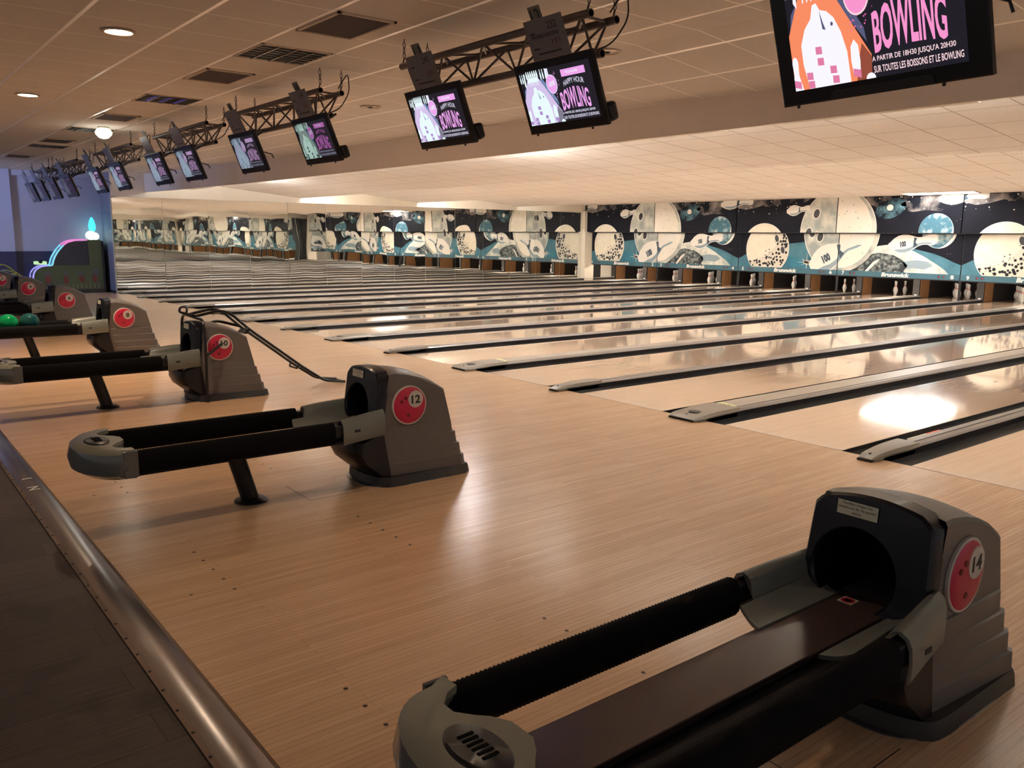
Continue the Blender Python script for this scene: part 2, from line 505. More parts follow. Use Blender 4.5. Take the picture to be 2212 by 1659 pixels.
_tc = {}
def text_mesh(txt, bold=0.0):
    """vertices (x, y) normalised to a unit box, aspect, faces"""
    key = (txt, bold)
    if key in _tc: return _tc[key]
    cu = bpy.data.curves.new('lettering', 'FONT')
    cu.body = txt
    cu.offset = bold
    cu.resolution_u = 3
    ob = bpy.data.objects.new('lettering', cu)
    C.objects.link(ob)
    dg = bpy.context.evaluated_depsgraph_get()
    me = ob.evaluated_get(dg).to_mesh()
    vs = [(v.co.x, v.co.y) for v in me.vertices]
    fs = [tuple(p.vertices) for p in me.polygons]
    ob.evaluated_get(dg).to_mesh_clear()
    bpy.data.objects.remove(ob)
    bpy.data.curves.remove(cu)
    x0 = min(a for a, b in vs); x1 = max(a for a, b in vs)
    y0 = min(b for a, b in vs); y1 = max(b for a, b in vs)
    r = ([((a-x0)/(x1-x0), (b-y0)/(y1-y0)) for a, b in vs], (x1-x0)/(y1-y0), fs)
    _tc[key] = r
    return r

def put_text(mb, txt, fn, m, bold=0.0):
    """fn(a, b) with a, b in 0..1 maps to xyz"""
    vs, asp, fs = text_mesh(txt, bold)
    mb.add([fn(a, b) for a, b in vs], fs, m)

# ------------------------------------------------------------------ key dimensions
LW, GW, GN = 1.0541, 0.6908, 0.5226
def lo_edge(i):
    x = 0.0
    for k in range(1, i):
        x += LW + (GN if k % 2 == 0 else GW)
    return x
def half_gap(i): return (GN if i % 2 == 0 else GW)/2
def div_x(i): return lo_edge(i+1) - half_gap(i) if i > 0 else -GN/2
LANE_END = 17.35
DECK_END = 18.85
HEAD_Y = 17.89
YU, YL = 15.885, 16.085
XR = 23.6        # right side wall
XM = -0.32       # mirror plane on the left
ZC = 3.0
ZL = 2.53
AY = -4.81       # rear edge of the approach

# ------------------------------------------------------------------ floors
m = MB()
m.poly([(-1.5, AY, 0), (24.5, AY, 0), (24.5, 0, 0), (-1.5, 0, 0)], M['approach'])
m.poly([(-1.5, 0, 0), (24.5, 0, 0), (24.5, 0, -0.15), (-1.5, 0, -0.15)], M['cap_side'])
# seam at the foul line
m.box(-0.3, 24.0, -0.006, -0.001, -0.001, 0.0006, M['dot'])
for i in range(1, 15):
    cx = lo_edge(i)+LW/2 + 0.01
    for k in range(-2, 3):
        for yy in (-4.43, -3.54):
            n = 10
            m.poly([(cx+k*0.1355+0.0085*cos(2*pi*a/n), yy+0.0085*sin(2*pi*a/n), 0.0006) for a in range(n)], M['dot'])
    m.poly([(cx+0.22+0.008*cos(2*pi*a/8), -4.6+0.008*sin(2*pi*a/8), 0.0006) for a in range(8)], M['dot'])
for i in range(1, 15, 2):   # service hatch outline beside each ball return
    d = div_x(i)
    m.box(d-0.16, d+0.2, -3.626, -3.622, -0.001, 0.0007, M['dot'])
    m.box(d+0.197, d+0.2, -3.62, -3.25, -0.001, 0.0007, M['dot'])
o = struct(m.build('floor'))
m = MB()
m.poly([(-1.5, -12, -0.002), (30, -12, -0.002), (30, AY-0.09, -0.002), (-1.5, AY-0.09, -0.002)], M['vinyl'])
struct(m.build('floor'))
m = MB()   # metal step strip between the two floors
prof = [(AY+0.012, -0.01)]+[(AY+0.012-0.12*k/12, 0.004+0.0075*sin(pi*k/12)) for k in range(13)]+[(AY-0.108, -0.01)]
m.prism(prof, lambda a, b, d: (d, a, b), -1.4, 24.4, M['steel'])
m.box(-1.4, 24.4, AY-0.128, AY-0.108, -0.01, 0.005, M['brass'])
m.box(-1.4, 24.4, AY+0.012, AY+0.026, -0.01, 0.003, M['brass'])
x = 0.0
while x < 24:
    for yy in (AY-0.118,):
        m.lathe([(0.006, 0.0), (0.005, 0.003), (0.0, 0.0035)], (x, yy, 0.004), M['black'], 8)
    x += 0.155
put_text(m, 'I', lambda a, b: (16.78+a*0.016, AY-0.075+b*0.055, 0.0120), M['white_print'], 0.02)
put_text(m, 'N', lambda a, b: (17.0+a*0.075, AY-0.08+b*0.06, 0.0120), M['white_print'], 0.02)
struct(m.build('trim_1', smooth=True, ang=30))

# ------------------------------------------------------------------ lanes
lane0 = thing('bowling_lane', 'x', 'lane')
m = MB()
m.box(0, LW, 0.003, LANE_END, -0.1, 0.0, M['lane'])
m.box(0, LW, LANE_END, LANE_END+0.03, -0.1, 0.0002, M['seam'])
for k in range(-2, 3):   # aiming arrows and dots in the lane surface
    ax = LW/2 + k*0.135
    ay = 4.5 - abs(k)*0.3
    m.poly([(ax-0.012, ay, 0.0005), (ax+0.012, ay, 0.0005), (ax, ay+0.14, 0.0005)], M['dot'])
ls = m.build('lane_surface', lane0)
m = MB()
m.box(0, LW, LANE_END+0.03, DECK_END, -0.1, 0.0, M['deck'])
pd = m.build('pin_deck', lane0)
def num_word(i): return str(i)
for i in range(1, 15):
    if i == 1:
        r = lane0
    else:
        r = lane0.copy(); C.objects.link(r)
        # every lane's boards follow their own grain: fresh meshes at world position
        for ch in (ls, pd):
            c = ch.copy(); C.objects.link(c); c.parent = r
    r.location = (lo_edge(i), 0, 0)
    r['label'] = 'glossy pale wooden bowling lane that ends at the pins of number %d' % i
    if i >= 9: r['label'] = 'glossy pale wooden bowling lane, the %s counted from the mirror wall' % {9: 'ninth', 10: 'tenth', 11: 'eleventh', 12: 'twelfth', 13: 'thirteenth', 14: 'fourteenth'}[i]
    r['group'] = 'bowling lanes'

# dividers: gutters, capping and nose between the lanes
def make_divider(hw, wide, name='lane_divider', sides=(-1, 1)):
    root = thing(name, 'x', 'divider')
    cw = 0.168 if wide else 0.090
    zt = 0.055
    for s in sides:
        m = MB()
        # trough profile from lane edge to capping
        n = 8
        x0, x1 = cw, hw
        pr = []
        for k in range(n+1):
            a = pi*k/n
            pr.append((s*((x0+x1)/2 - (x1-x0)/2*cos(a)), -0.012-0.075*sin(a)))
        rings = [[(a, y, b) for a, b in pr] for y in (0.004, DECK_END)]
        m.loft(rings, M['gutter'], False, False, closed=False)
        m.box(s*hw-0.004 if s > 0 else s*hw, s*hw if s > 0 else s*hw+0.004, 0.004, LANE_END, -0.1, -0.002, M['cap_side'])
        m.poly([(s*x0, 0.005, -0.1), (s*x1, 0.005, -0.1), (s*x1, 0.005, -0.012), (s*x0, 0.005, -0.012)], M['black'])
        m.build('gutter', root, smooth=True)
    m = MB()
    if wide:
        pr = [(-cw, -0.09), (-cw, 0.02), (-cw+0.012, 0.045), (-cw+0.035, zt), (cw-0.075, zt), (cw-0.072, zt-0.008), (cw-0.062, zt-0.008), (cw-0.058, zt), (cw-0.03, zt-0.004), (cw-0.006, zt-0.016), (cw, 0.033), (cw-0.008, 0.026), (cw-0.012, -0.09)]
    else:
        pr = [(-cw, -0.09), (-cw*0.95, 0.015), (-cw*0.55, zt*0.85), (-cw*0.35, zt), (cw*0.25, zt), (cw*0.28, zt-0.006), (cw*0.36, zt-0.006), (cw*0.4, zt-0.002), (cw*0.80, zt-0.010), (cw, 0.034), (cw*0.9, 0.027), (cw*0.85, -0.09)]
    for a, b in zip(pr[:-1], pr[1:]):
        side = max(a[1], b[1]) < 0.0345 and a[0] > 0 or (abs(a[0]-b[0]) < 0.01 and min(a[1], b[1]) < 0)
        groove = (a[1] < zt-0.005 and b[1] < zt-0.005 and a[1] > 0.04 and abs(a[1]-b[1]) < 1e-4)
        mt = M['cap_side'] if side else (M['black'] if groove else (M['cap_top'] if wide and a[0] < cw-0.08 else M['cap_metal']))
        y0 = 0.42
        m.add([(a[0], y0, a[1]), (b[0], y0, b[1]), (b[0], 17.28, b[1]), (a[0], 17.28, a[1])], [(0, 3, 2, 1)], mt)
    m.poly([(a, 17.28, b) for a, b in pr], M['cap_side'])
    m.build('capping', root, smooth=True, ang=30)
    # nose piece
    m = MB()
    rings = []
    K = 12
    for k in range(K+1):
        t = k/K
        y = -0.14 + 0.60*t
        # height of the top line: low front rising evenly to the capping
        if wide:
            h = 0.020+0.020*min(1, t/0.10)+(zt+0.006-0.040)*min(1, max(0, (t-0.10)/0.45))
            w = cw*(1.01-0.16*max(0, 1-t/0.14)**2)
        else:
            h = 0.022+0.022*min(1, t/0.10)+(zt+0.008-0.044)*sin(min(1, max(0, (t-0.10)/0.55))*pi/2)
            w = 0.060+0.034*min(1, t*1.3)
            if t < 0.1: w *= 0.86+1.4*t
        zb = 0.001 if y < 0.0 else 0.012+0.02*min(1, t)
        rings.append([(-w, y, min(zb, h*0.5)), (-w, y, h*0.60), (-w*0.95, y, h*0.66), (-w*0.88, y, h*0.97), (-w*0.8, y, h), (w*0.8, y, h), (w*0.88, y, h*0.97), (w*0.95, y, h*0.66), (w, y, h*0.60), (w, y, min(zb, h*0.5))])
    m.loft(rings, M['cap_nose'])
    no = m.build('nose_piece', root, smooth=True, ang=40)
    m = MB()
    if wide:
        m.lathe([(0.0, 0.0), (0.052, 0.0), (0.058, 0.002), (0.0, 0.003)], (0, 0.04, 0.0510), M['black_rubber'], 20, fn=lambda a, b, h: (a, b*0.9, h))
        m.sphere((0, -0.070, 0.041), 0.006, M['black_rubber'], 6)
    else:
        m.sphere((0, -0.075, 0.046), 0.010, M['black_rubber'], 6, sz=0.5)
    m.build('grip', no, smooth=True)
    m = MB()
    wv = cw*0.97 if wide else 0.07
    m.box(-wv*0.82, wv*0.82, -0.148, 0.0, 0.0, 0.016, M['black_rubber'])
    m.build('rubber_foot', no, bevel=0.004)
    return root

wide0 = make_divider(GW/2, True)
nar0 = make_divider(GN/2, False)
wall0 = make_divider(0.212, False, sides=(1,))
for i in range(0, 15):
    wide = i % 2 == 1
    src = wide0 if wide else nar0
    if i == 0:
        r = wall0; r.location = (-0.212, 0, 0)
    elif i in (1, 2):
        r = src; r.location = (div_x(i), 0, 0)
    else:
        r = dup(src, (div_x(i) if i < 14 else lo_edge(14)+LW+GN/2, 0, 0))
    r['label'] = ('broad beige capped divider with gutters between lanes %d and %d' if wide else 'slim metal capped divider with gutters between lanes %d and %d') % (i, i+1)
    if i == 0: r['label'] = 'slim metal capped divider with gutter running along the mirror wall'
    if i == 14: r['label'] = 'slim metal capped divider with gutter running along the right side wall'
    r['group'] = 'lane dividers'
    if i in (9, 11):
        m = MB()
        m.poly([(-0.12, 0.40, 0.0585), (0.075, 0.40, 0.0585), (0.075, 0.52, 0.0575), (-0.12, 0.56, 0.0575)], M['yellow_label'])
        for k in range(4):
            m.box(-0.07+0.03*k, -0.055+0.03*k, 0.46+0.01*(k % 2), 0.475+0.012*(k % 2), 0.0588, 0.0592, M['paper_ink'])
        m.build('warning_label', r)['label'] = 'pale yellow label'
    if i == 12:
        m = MB()
        m.box(-0.215, -0.175, 0.88, 1.18, -0.03, -0.026, M['label'])
        m.box(-0.215, -0.175, 1.18, 1.42, -0.03, -0.026, M['red_label'])
        m.box(-0.215, -0.175, 0.70, 0.76, -0.03, -0.024, M['label'])
        m.box(-0.2, -0.19, 0.725, 0.735, -0.0245, -0.022, M['ink'])
        m.build('safety_label', r)['label'] = 'white and red label in the gutter'

# ------------------------------------------------------------------ pins
PINP = [(0.0258, 0), (0.030, 0.004), (0.0358, 0.02), (0.0495, 0.057), (0.0605, 0.114), (0.0580, 0.145), (0.0450, 0.184), (0.0305, 0.220), (0.0240, 0.250), (0.0228, 0.262), (0.0250, 0.292), (0.0305, 0.330), (0.0323, 0.345), (0.0300, 0.362), (0.0200, 0.377), (0.0, 0.381)]
def make_pin():
    m = MB()
    seg = []
    n = 14
    rings = [[(max(r, 1e-4)*cos(2*pi*k/n), max(r, 1e-4)*sin(2*pi*k/n), h) for k in range(n)] for r, h in PINP]
    # subdivide around the neck to hold the stripes
    def rad(h):
        for (r0, h0), (r1, h1) in zip(PINP[:-1], PINP[1:]):
            if h0 <= h <= h1: return r0+(r1-r0)*(h-h0)/(h1-h0)
        return 0
    hs = [h for r, h in PINP] + [0.2235, 0.2345, 0.245, 0.257]
    hs = sorted(set(hs))
    for h0, h1 in zip(hs[:-1], hs[1:]):
        mid = (h0+h1)/2
        red = 0.2235 < mid < 0.2345 or 0.245 < mid < 0.257
        m.loft([[(max(rad(h), 1e-4)*cos(2*pi*k/n), max(rad(h), 1e-4)*sin(2*pi*k/n), h) for k in range(n)] for h in (h0, h1)], M['pin_red'] if red else M['pin'], False, h1 > 0.38)
    o = m.build('bowling_pin', smooth=True, ang=60)
    return o
SP = 0.3048*0.978
RACK = [('head pin', 0, 0), ('left pin of the second row', -0.5, 1), ('right pin of the second row', 0.5, 1), ('left pin of the third row', -1, 2), ('middle pin of the third row', 0, 2), ('right pin of the third row', 1, 2), ('far left pin of the back row', -1.5, 3), ('inner left pin of the back row', -0.5, 3), ('inner right pin of the back row', 0.5, 3), ('far right pin of the back row', 1.5, 3)]
pin0 = make_pin()
first = True
SKIP = {5: (2, 4, 5, 7, 8, 9), 6: (1, 3, 6, 4, 7, 8), 7: (3, 6, 2, 7, 8, 9)}
for i in range(1, 15):
    for k, (nm, a, b) in enumerate(RACK):
        if k in SKIP.get(i, ()): continue
        if first: p = pin0; first = False
        else: p = pin0.copy(); C.objects.link(p)
        p.location = (lo_edge(i)+LW/2+a*SP, HEAD_Y+b*SP*0.866, 0)
        p.rotation_euler = (0, 0, random.random()*6)
        tag(p, 'white red-striped bowling pin, the %s on lane %d' % (nm, i), 'bowling pin', 'bowling pins in their racks')

# ------------------------------------------------------------------ pits: kickbacks, rear curtain
def make_kick():
    r = thing('pit_partition', 'x', 'partition')
    m = MB(); m.box(-0.078, 0.078, 17.32, DECK_END+0.35, -0.09, 0.62, M['curtain']); m.build('core', r)
    m = MB(); m.box(0.078, 0.088, 17.36, 17.85, -0.05, 0.60, M['kick_wood']); m.box(-0.088, -0.078, 17.36, 17.85, -0.05, 0.60, M['kick_wood']); m.build('wood_panel', r)
    m = MB(); m.box(-0.088, 0.088, 17.29, 17.32, -0.02, 0.60, M['grey_metal'])
    m.box(-0.03, 0.03, 17.28, 17.29, 0.03, 0.08, M['white_print']); m.build('front_plate', r)
    return r
k0 = make_kick()
for i in range(0, 15):
    x = div_x(i) if i < 14 else lo_edge(14)+LW+GN/2
    r = k0 if i == 0 else dup(k0)
    r.location = (x if i else -0.2, 0, 0)
    r['label'] = 'wooden pit partition with grey front between pins %d and %d' % (i, i+1)
    if i == 0: r['label'] = 'wooden pit partition with grey front beside the white column'
    if i == 14: r['label'] = 'wooden pit partition with grey front at the right side wall'
    r['group'] = 'pit partitions'
m = MB()
m.box(-0.3, XR, DECK_END+0.4, DECK_END+0.43, -0.2, 3.0, M['curtain'])
struct(m.build('wall_back'))
m = MB(); m.poly([(-0.3, DECK_END, -0.12), (XR, DECK_END, -0.12), (XR, DECK_END+0.45, -0.12), (-0.3, DECK_END+0.45, -0.12)], M['black'])
m.poly([(-0.4, 0.01, -0.11), (XR, 0.01, -0.11), (XR, DECK_END, -0.11), (-0.4, DECK_END, -0.11)], M['black'])
struct(m.build('floor'))

# ------------------------------------------------------------------ masking units with their printed picture
U = 2*3.3214   # width of one picture (two units)
def clip(poly, x0, x1, z0, z1):
    def half(p, f, inter):
        out = []
        for i in range(len(p)):
            a, b = p[i-1], p[i]
            fa, fb = f(a), f(b)
            if fb:
                if not fa: out.append(inter(a, b))
                out.append(b)
            elif fa: out.append(inter(a, b))
        return out
    def ix(v):
        return lambda a, b: (v, a[1]+(b[1]-a[1])*(v-a[0])/(b[0]-a[0]))
    def iz(v):
        return lambda a, b: (a[0]+(b[0]-a[0])*(v-a[1])/(b[1]-a[1]), v)
    for f, g in ((lambda p: p[0] >= x0, ix(x0)), (lambda p: p[0] <= x1, ix(x1)), (lambda p: p[1] >= z0, iz(z0)), (lambda p: p[1] <= z1, iz(z1))):
        if len(poly) < 3: return []
        poly = half(poly, f, g)
    return poly

def ell(cx, cz, rx, rz, n=40, rot=0.0, a0=0, a1=2*pi):
    pts = []
    for k in range(n):
        a = a0+(a1-a0)*k/n
        x, z = rx*cos(a), rz*sin(a)
        pts.append((cx+x*cos(rot)-z*sin(rot), cz+x*sin(rot)+z*cos(rot)))
    return pts

def pin_shape(bx, bz, tx, tz, w, grow=0.0):
    """side view of a flying pin from base (bx, bz) to head tip (tx, tz)"""
    L = math.hypot(tx-bx, tz-bz)
    ux, uz = (tx-bx)/L, (tz-bz)/L
    prof = [(0.0, 0.22), (0.03, 0.36), (0.12, 0.72), (0.22, 0.95), (0.31, 1.0), (0.42, 0.90), (0.52, 0.66), (0.60, 0.45), (0.68, 0.37), (0.75, 0.39), (0.83, 0.50), (0.91, 0.56), (0.96, 0.48), (0.995, 0.24), (1.0, 0.0)]
    up = [(t*L*(1+0*grow), w*h+grow) for t, h in prof]
    pts = [(a, b) for a, b in up] + [(a, -b) for a, b in reversed(up)]
    pts = [(a + (grow if a > L*0.9 else (-grow if a < L*0.03 else 0)), b) for a, b in pts]
    return [(bx+a*ux-b*uz, bz+a*uz+b*ux) for a, b in pts]

def crescent(cx, cz, r, a0, a1, t, n=24):
    """sliver along the rim of a disc"""
    out = [(cx+r*cos(a0+(a1-a0)*k/n), cz+r*sin(a0+(a1-a0)*k/n)) for k in range(n+1)]
    inn = [(cx+(r-t*sin(pi*k/n))*cos(a0+(a1-a0)*k/n), cz+(r-t*sin(pi*k/n))*sin(a0+(a1-a0)*k/n)) for k in range(n, -1, -1)]
    return out+inn

SHAPES = []   # (layer, polygon in picture coordinates, material)
def S(l, p, mt): SHAPES.append((l, p, M[mt]))
# upper sky
neb = [(0.0, 2.45), (0.3, 2.38), (0.6, 2.42), (0.9, 2.5), (1.2, 2.44), (1.5, 2.50), (1.9, 2.56), (2.3, 2.55), (2.6, 2.7), (0.0, 2.7)]
S(1, neb, 'a_neb')
neb = [(4.0, 2.7), (4.2, 2.48), (4.5, 2.34), (4.8, 2.22), (5.1, 2.30), (5.4, 2.24), (5.75, 2.28), (6.1, 2.25), (6.35, 2.36), (U, 2.45), (U, 2.7)]
S(1, neb, 'a_neb')
S(2, ell(4.82, 2.33, 0.42, 0.24, rot=0.3), 'a_neb2')
S(3, ell(4.80, 2.36, 0.09, 0.08), 'a_star')
S(2, ell(5.3, 2.45, 0.22, 0.07, rot=0.1), 'a_neb')
random.seed(3)
for k in range(46):
    x = random.choice([random.uniform(4.4, U), random.uniform(0, 2.2)])
    z = random.uniform(2.25, 2.64)
    r = random.choice([0.006, 0.008, 0.012, 0.017])
    S(3, ell(x, z, r, r, 6), 'a_star')
for k in range(10):
    S(3, ell(random.uniform(5, U), random.uniform(1.2, 2.2), 0.006, 0.006, 5), 'a_star')
# teal ground
S(1, [(0, 0.5), (0, 0.93), (0.25, 1.06), (0.6, 1.18), (1.1, 1.30), (1.75, 1.40), (2.25, 1.455), (2.8, 1.48), (3.4, 1.46), (3.6, 0.5)], 'a_teal')
S(1, [(4.4, 0.5), (4.6, 1.33), (5.2, 1.36), (5.607, 1.276), (5.95, 1.20), (6.2, 1.11), (6.45, 1.0), (U, 0.93), (U, 0.5)], 'a_teal')
S(2, [(1.75, 0.7), (2.4, 0.78), (2.55, 0.85), (2.1, 1.0), (1.72, 1.05)], 'a_teal2')
# lunar landscape
S(4, [(3.25, 0.5), (3.25, 0.80), (3.5, 0.93), (3.85, 1.12), (4.115, 1.247), (4.45, 1.37), (4.8, 1.42), (5.15, 1.36), (5.444, 1.245), (5.75, 1.10), (6.05, 0.93), (6.25, 0.80), (6.45, 0.60), (6.45, 0.5)], 'a_land')
S(5, [(3.25, 0.5), (3.25, 0.78), (3.6, 0.96), (4.0, 1.10), (4.5, 1.20), (4.9, 1.14), (5.15, 1.02), (5.3, 0.88), (5.2, 0.74), (5.35, 0.62), (5.4, 0.5)], 'a_rock')
S(5, [(5.15, 0.98), (5.5, 1.03), (5.8, 1.0), (5.95, 0.9), (5.75, 0.8), (5.45, 0.82), (5.25, 0.80)], 'a_pinlo')
S(6, [(4.05, 0.60), (4.35, 0.95), (4.55, 1.05), (4.3, 0.78), (4.12, 0.6)], 'a_white')
# big ball
S(5, ell(3.35, 1.76, 1.135, 1.135, 72), 'a_white')
S(6, ell(3.35, 1.76, 1.115, 1.115, 72), 'a_ball')
S(7, clip(ell(3.30, 1.80, 1.05, 1.05, 60), 3.32, 5, 0.5, 3), 'a_ball2')
S(7, crescent(3.35, 1.76, 1.11, -0.9, 0.75, 0.12), 'a_ball')
for hx, hz in ((2.70, 2.235), (2.485, 1.715), (2.735, 1.60)):
    S(8, ell(hx, hz, 0.115, 0.150, 26, rot=-0.25), 'a_white')
    S(9, ell(hx, hz, 0.088, 0.125, 26, rot=-0.25), 'a_hole')
for k in range(26):
    a = random.uniform(0, 2*pi); rr = random.uniform(0.3, 1.05)
    x, z = 3.35+rr*cos(a), 1.76+rr*sin(a)
    S(8, ell(x, z, random.uniform(0.012, 0.035), random.uniform(0.006, 0.014), 8, rot=random.uniform(0, 3)), 'a_pinlo')
# cratered moon
S(5, ell(1.013, 1.24, 0.745, 0.745, 64), 'a_white')
S(6, ell(1.013, 1.24, 0.728, 0.728, 64), 'a_moon')
S(7, [(1.013+0.728*cos(a), 1.24+0.728*sin(a)) for a in [radians(d) for d in range(-165, 60, 8)]] + [(1.25, 1.62), (1.10, 1.30), (0.80, 1.08), (0.45, 0.98)], 'a_crack2')
S(8, [(1.013+0.728*cos(a), 1.24+0.728*sin(a)) for a in [radians(d) for d in range(-150, 50, 8)]] + [(1.42, 1.62), (1.28, 1.30), (1.02, 1.05), (0.68, 0.92), (0.42, 0.88)], 'a_crack')
for hx, hz in ((1.325, 1.542), (1.545, 1.212)):
    S(9, ell(hx, hz, 0.085, 0.125, 22, rot=0.3), 'a_white')
    S(10, ell(hx, hz, 0.066, 0.105, 22, rot=0.3), 'a_hole')
# planet
S(5, ell(6.035, 1.765, 0.435, 0.435, 48), 'a_pinlo')
S(6, ell(6.025, 1.775, 0.420, 0.420, 48), 'a_planet')
S(7, crescent(6.035, 1.765, 0.43, -1.6, 0.3, 0.07), 'a_white')
# flare
S(9, ell(2.361, 0.88, 0.10, 0.07, 20), 'a_white')
for a in (0.0, pi/2, 0.5, -0.5, 2.4):
    l = 0.34 if abs(a-pi/2) < 0.1 or a == 0 else 0.22
    S(9, [(2.361-l*cos(a), 0.88-l*sin(a)*0.8), (2.361-0.012*sin(a), 0.88+0.012*cos(a)), (2.361+l*cos(a), 0.88+l*sin(a)*0.8), (2.361+0.012*sin(a), 0.88-0.012*cos(a))], 'a_white')
# flying pins
PINS = [(1.754, 2.31, 2.47, 2.385, 0.135), (4.763, 1.365, 5.995, 1.585, 0.225), (2.49, 0.76, 4.07, 1.62, 0.345), (6.05, 2.545, 7.20, 2.625, 0.15)]
for bx, bz, tx, tz, w in PINS:
    for off in (0, -U):
        S(11, pin_shape(bx+off, bz, tx+off, tz, w, 0.018), 'a_white')
        S(12, pin_shape(bx+off, bz, tx+off, tz, w, 0.0), 'a_white')
        L = math.hypot(tx-bx, tz-bz); ux, uz = (tx-bx)/L, (tz-bz)/L
        # shaded underside as a printed blue-grey band
        lowp = [(t*L, -w*h*0.98) for t, h in [(0.08, 0.5), (0.2, 0.9), (0.31, 0.99), (0.42, 0.90), (0.52, 0.66), (0.60, 0.45), (0.68, 0.37), (0.83, 0.50), (0.91, 0.5)]]
        upp = [(t*L, -w*h*0.62) for t, h in [(0.85, 0.5), (0.68, 0.30), (0.58, 0.40), (0.42, 0.85), (0.31, 0.95), (0.2, 0.8)]]
        S(13, [(bx+off+a*ux-b*uz, bz+a*uz+b*ux) for a, b in lowp+upp], 'a_pinlo')
        nk = [(0.545*L, w*0.55), (0.60*L, w*0.40), (0.56*L, 0), (0.60*L, -w*0.40), (0.50*L, -w*0.62), (0.52*L, 0)]
        S(14, [(bx+off+a*ux-b*uz, bz+a*uz+b*ux) for a, b in nk], 'a_blue')

def pic_text(mb, txt, cx, cz, w, h, rot, y, mt, x0, x1, bold=0.02):
    def fn(a, b):
        dx, dz = (a-0.5)*w, (b-0.5)*h
        return (cx+dx*cos(rot)-dz*sin(rot), y, cz+dx*sin(rot)+dz*cos(rot))
    if cx < x0 or cx > x1: return
    put_text(mb, txt, fn, mt, bold)

def masking(u0, u1, n1, n2):
    root = thing('masking_unit', 'x', 'masking')
    gap = 0.012
    for part, y, z0, z1 in (('upper_panel', YU, 1.715, 2.665), ('lower_panel', YL, 0.70, 1.690)):
        m = MB()
        m.box(u0+gap-u0, u1-gap-u0, y, y+0.03, z0, z1, M['a_space'])
        for l, p, mt in sorted(SHAPES, key=lambda q: q[0]):
            if min(a for a, b in p) > u1 or max(a for a, b in p) < u0: continue
            if min(b for a, b in p) > z1 or max(b for a, b in p) < z0: continue
            c = clip(p, u0+gap, u1-gap, z0, z1)
            if len(c) > 2:
                m.poly([(a-u0, y-0.0009*l, b) for a, b in c], mt)
        if part == 'lower_panel':
            for bx, bz, tx, tz, w in PINS[1:3]:
                rot = math.atan2(tz-bz, tx-bx)
                px, pz = bx+(tx-bx)*0.30, bz+(tz-bz)*0.30
                if u0 < px < u1:
                    pic_text(m, '100', px-u0, pz, w*0.72, w*0.66, rot, y-0.0145, M['a_blue'], -1, 9, 0.07)
        m.build(part, root)
    m = MB()
    W = u1-u0
    m.box(gap, W-gap, YL-0.004, YL+0.03, 0.56, 0.70, M['a_strip'])
    def tx(t, x0, x1, z0, z1, mt=M['a_white'], sh=0.0, bold=0.03):
        put_text(m, t, lambda a, b: (x0+a*(x1-x0)+sh*(z1-z0)*b, YL-0.008, z0+b*(z1-z0)), mt, bold)
    tx('Brunswick', W/2-0.375, W/2+0.375, 0.575, 0.685, sh=0.2, bold=0.045)
    w1 = 0.07 if n1 < 10 else 0.14
    w2 = 0.085 if n2 < 10 else 0.15
    if n1 == 1: w1 = 0.04
    tx(str(n1), 0.15, 0.15+w1, 0.582, 0.68)
    tx(str(n2), W-0.15-w2, W-0.15, 0.582, 0.68)
    for cx in (0.40, 0.52, W-0.40, W-0.52):
        m.poly([(cx+0.036*cos(2*pi*k/14), YL-0.007, 0.632+0.036*sin(2*pi*k/14)) for k in range(14)], M['a_dark'])
        m.poly([(cx+0.006+0.017*cos(2*pi*k/10), YL-0.009, 0.632+0.017*sin(2*pi*k/10)) for k in range(10)], M['a_red'])
    m.build('number_strip', root)
    m = MB()   # dark frame between and behind the panels
    m.box(0, W, YL+0.03, YL+0.07, 0.545, 2.66, M['black'])
    m.box(0, W, YU+0.03, YL+0.03, 1.69, 1.72, M['black'])
    m.box(0, W, YL-0.002, YL+0.03, 0.535, 0.56, M['black'])
    m.box(0.0, 0.015, YL-0.002, YL+0.07, 0.5, 1.7, M['black'])
    m.build('frame', root)
    return root
for k in range(7):
    n1, n2 = 2*k+1, 2*k+2
    if k % 2 == 0: r = masking(0, U/2, n1, n2)
    else: r = masking(U/2, U, n1, n2)
    r.location = (div_x(2*k), 0, 0)
    what = 'cratered moon and half a grey bowling ball' if k % 2 == 0 else 'flying pin, blue planet and lunar ground'
    r['label'] = 'space-themed masking panel numbered %d and %d, with %s' % (n1, n2, what)
    r['group'] = 'masking panels above the pins'
    # black post under each joint and the pin light behind the strip
    if k > 0:
        m = MB(); m.box(div_x(2*k)-0.02, div_x(2*k)+0.02, YL, YL+0.05, 0.03, 0.54, M['black'])
        tag(m.build('support_post'), 'black post under the panel joint between numbers %d and %d' % (2*k, 2*k+1), 'post', 'posts under the masking panels')
    t = thing('pin_light', 'fluorescent pin light hidden behind number strip %d to %d' % (n1, n2), 'lamp', (div_x(2*k)+U/4, YL+0.35, 0.66), 'pin lights behind the masking')
    m = MB(); m.box(-1.25, 1.25, -0.04, 0.04, 0.02, 0.05, M['batten']); m.box(-1.0, -0.96, -0.285, -0.04, 0.03, 0.05, M['batten']); m.box(0.96, 1.0, -0.285, -0.04, 0.03, 0.05, M['batten']); m.build('housing', t)
    m = MB(); m.tube([(-1.2, 0, 0), (1.2, 0, 0)], 0.016, M['pin_tube'], 8); m.build('tube', t)

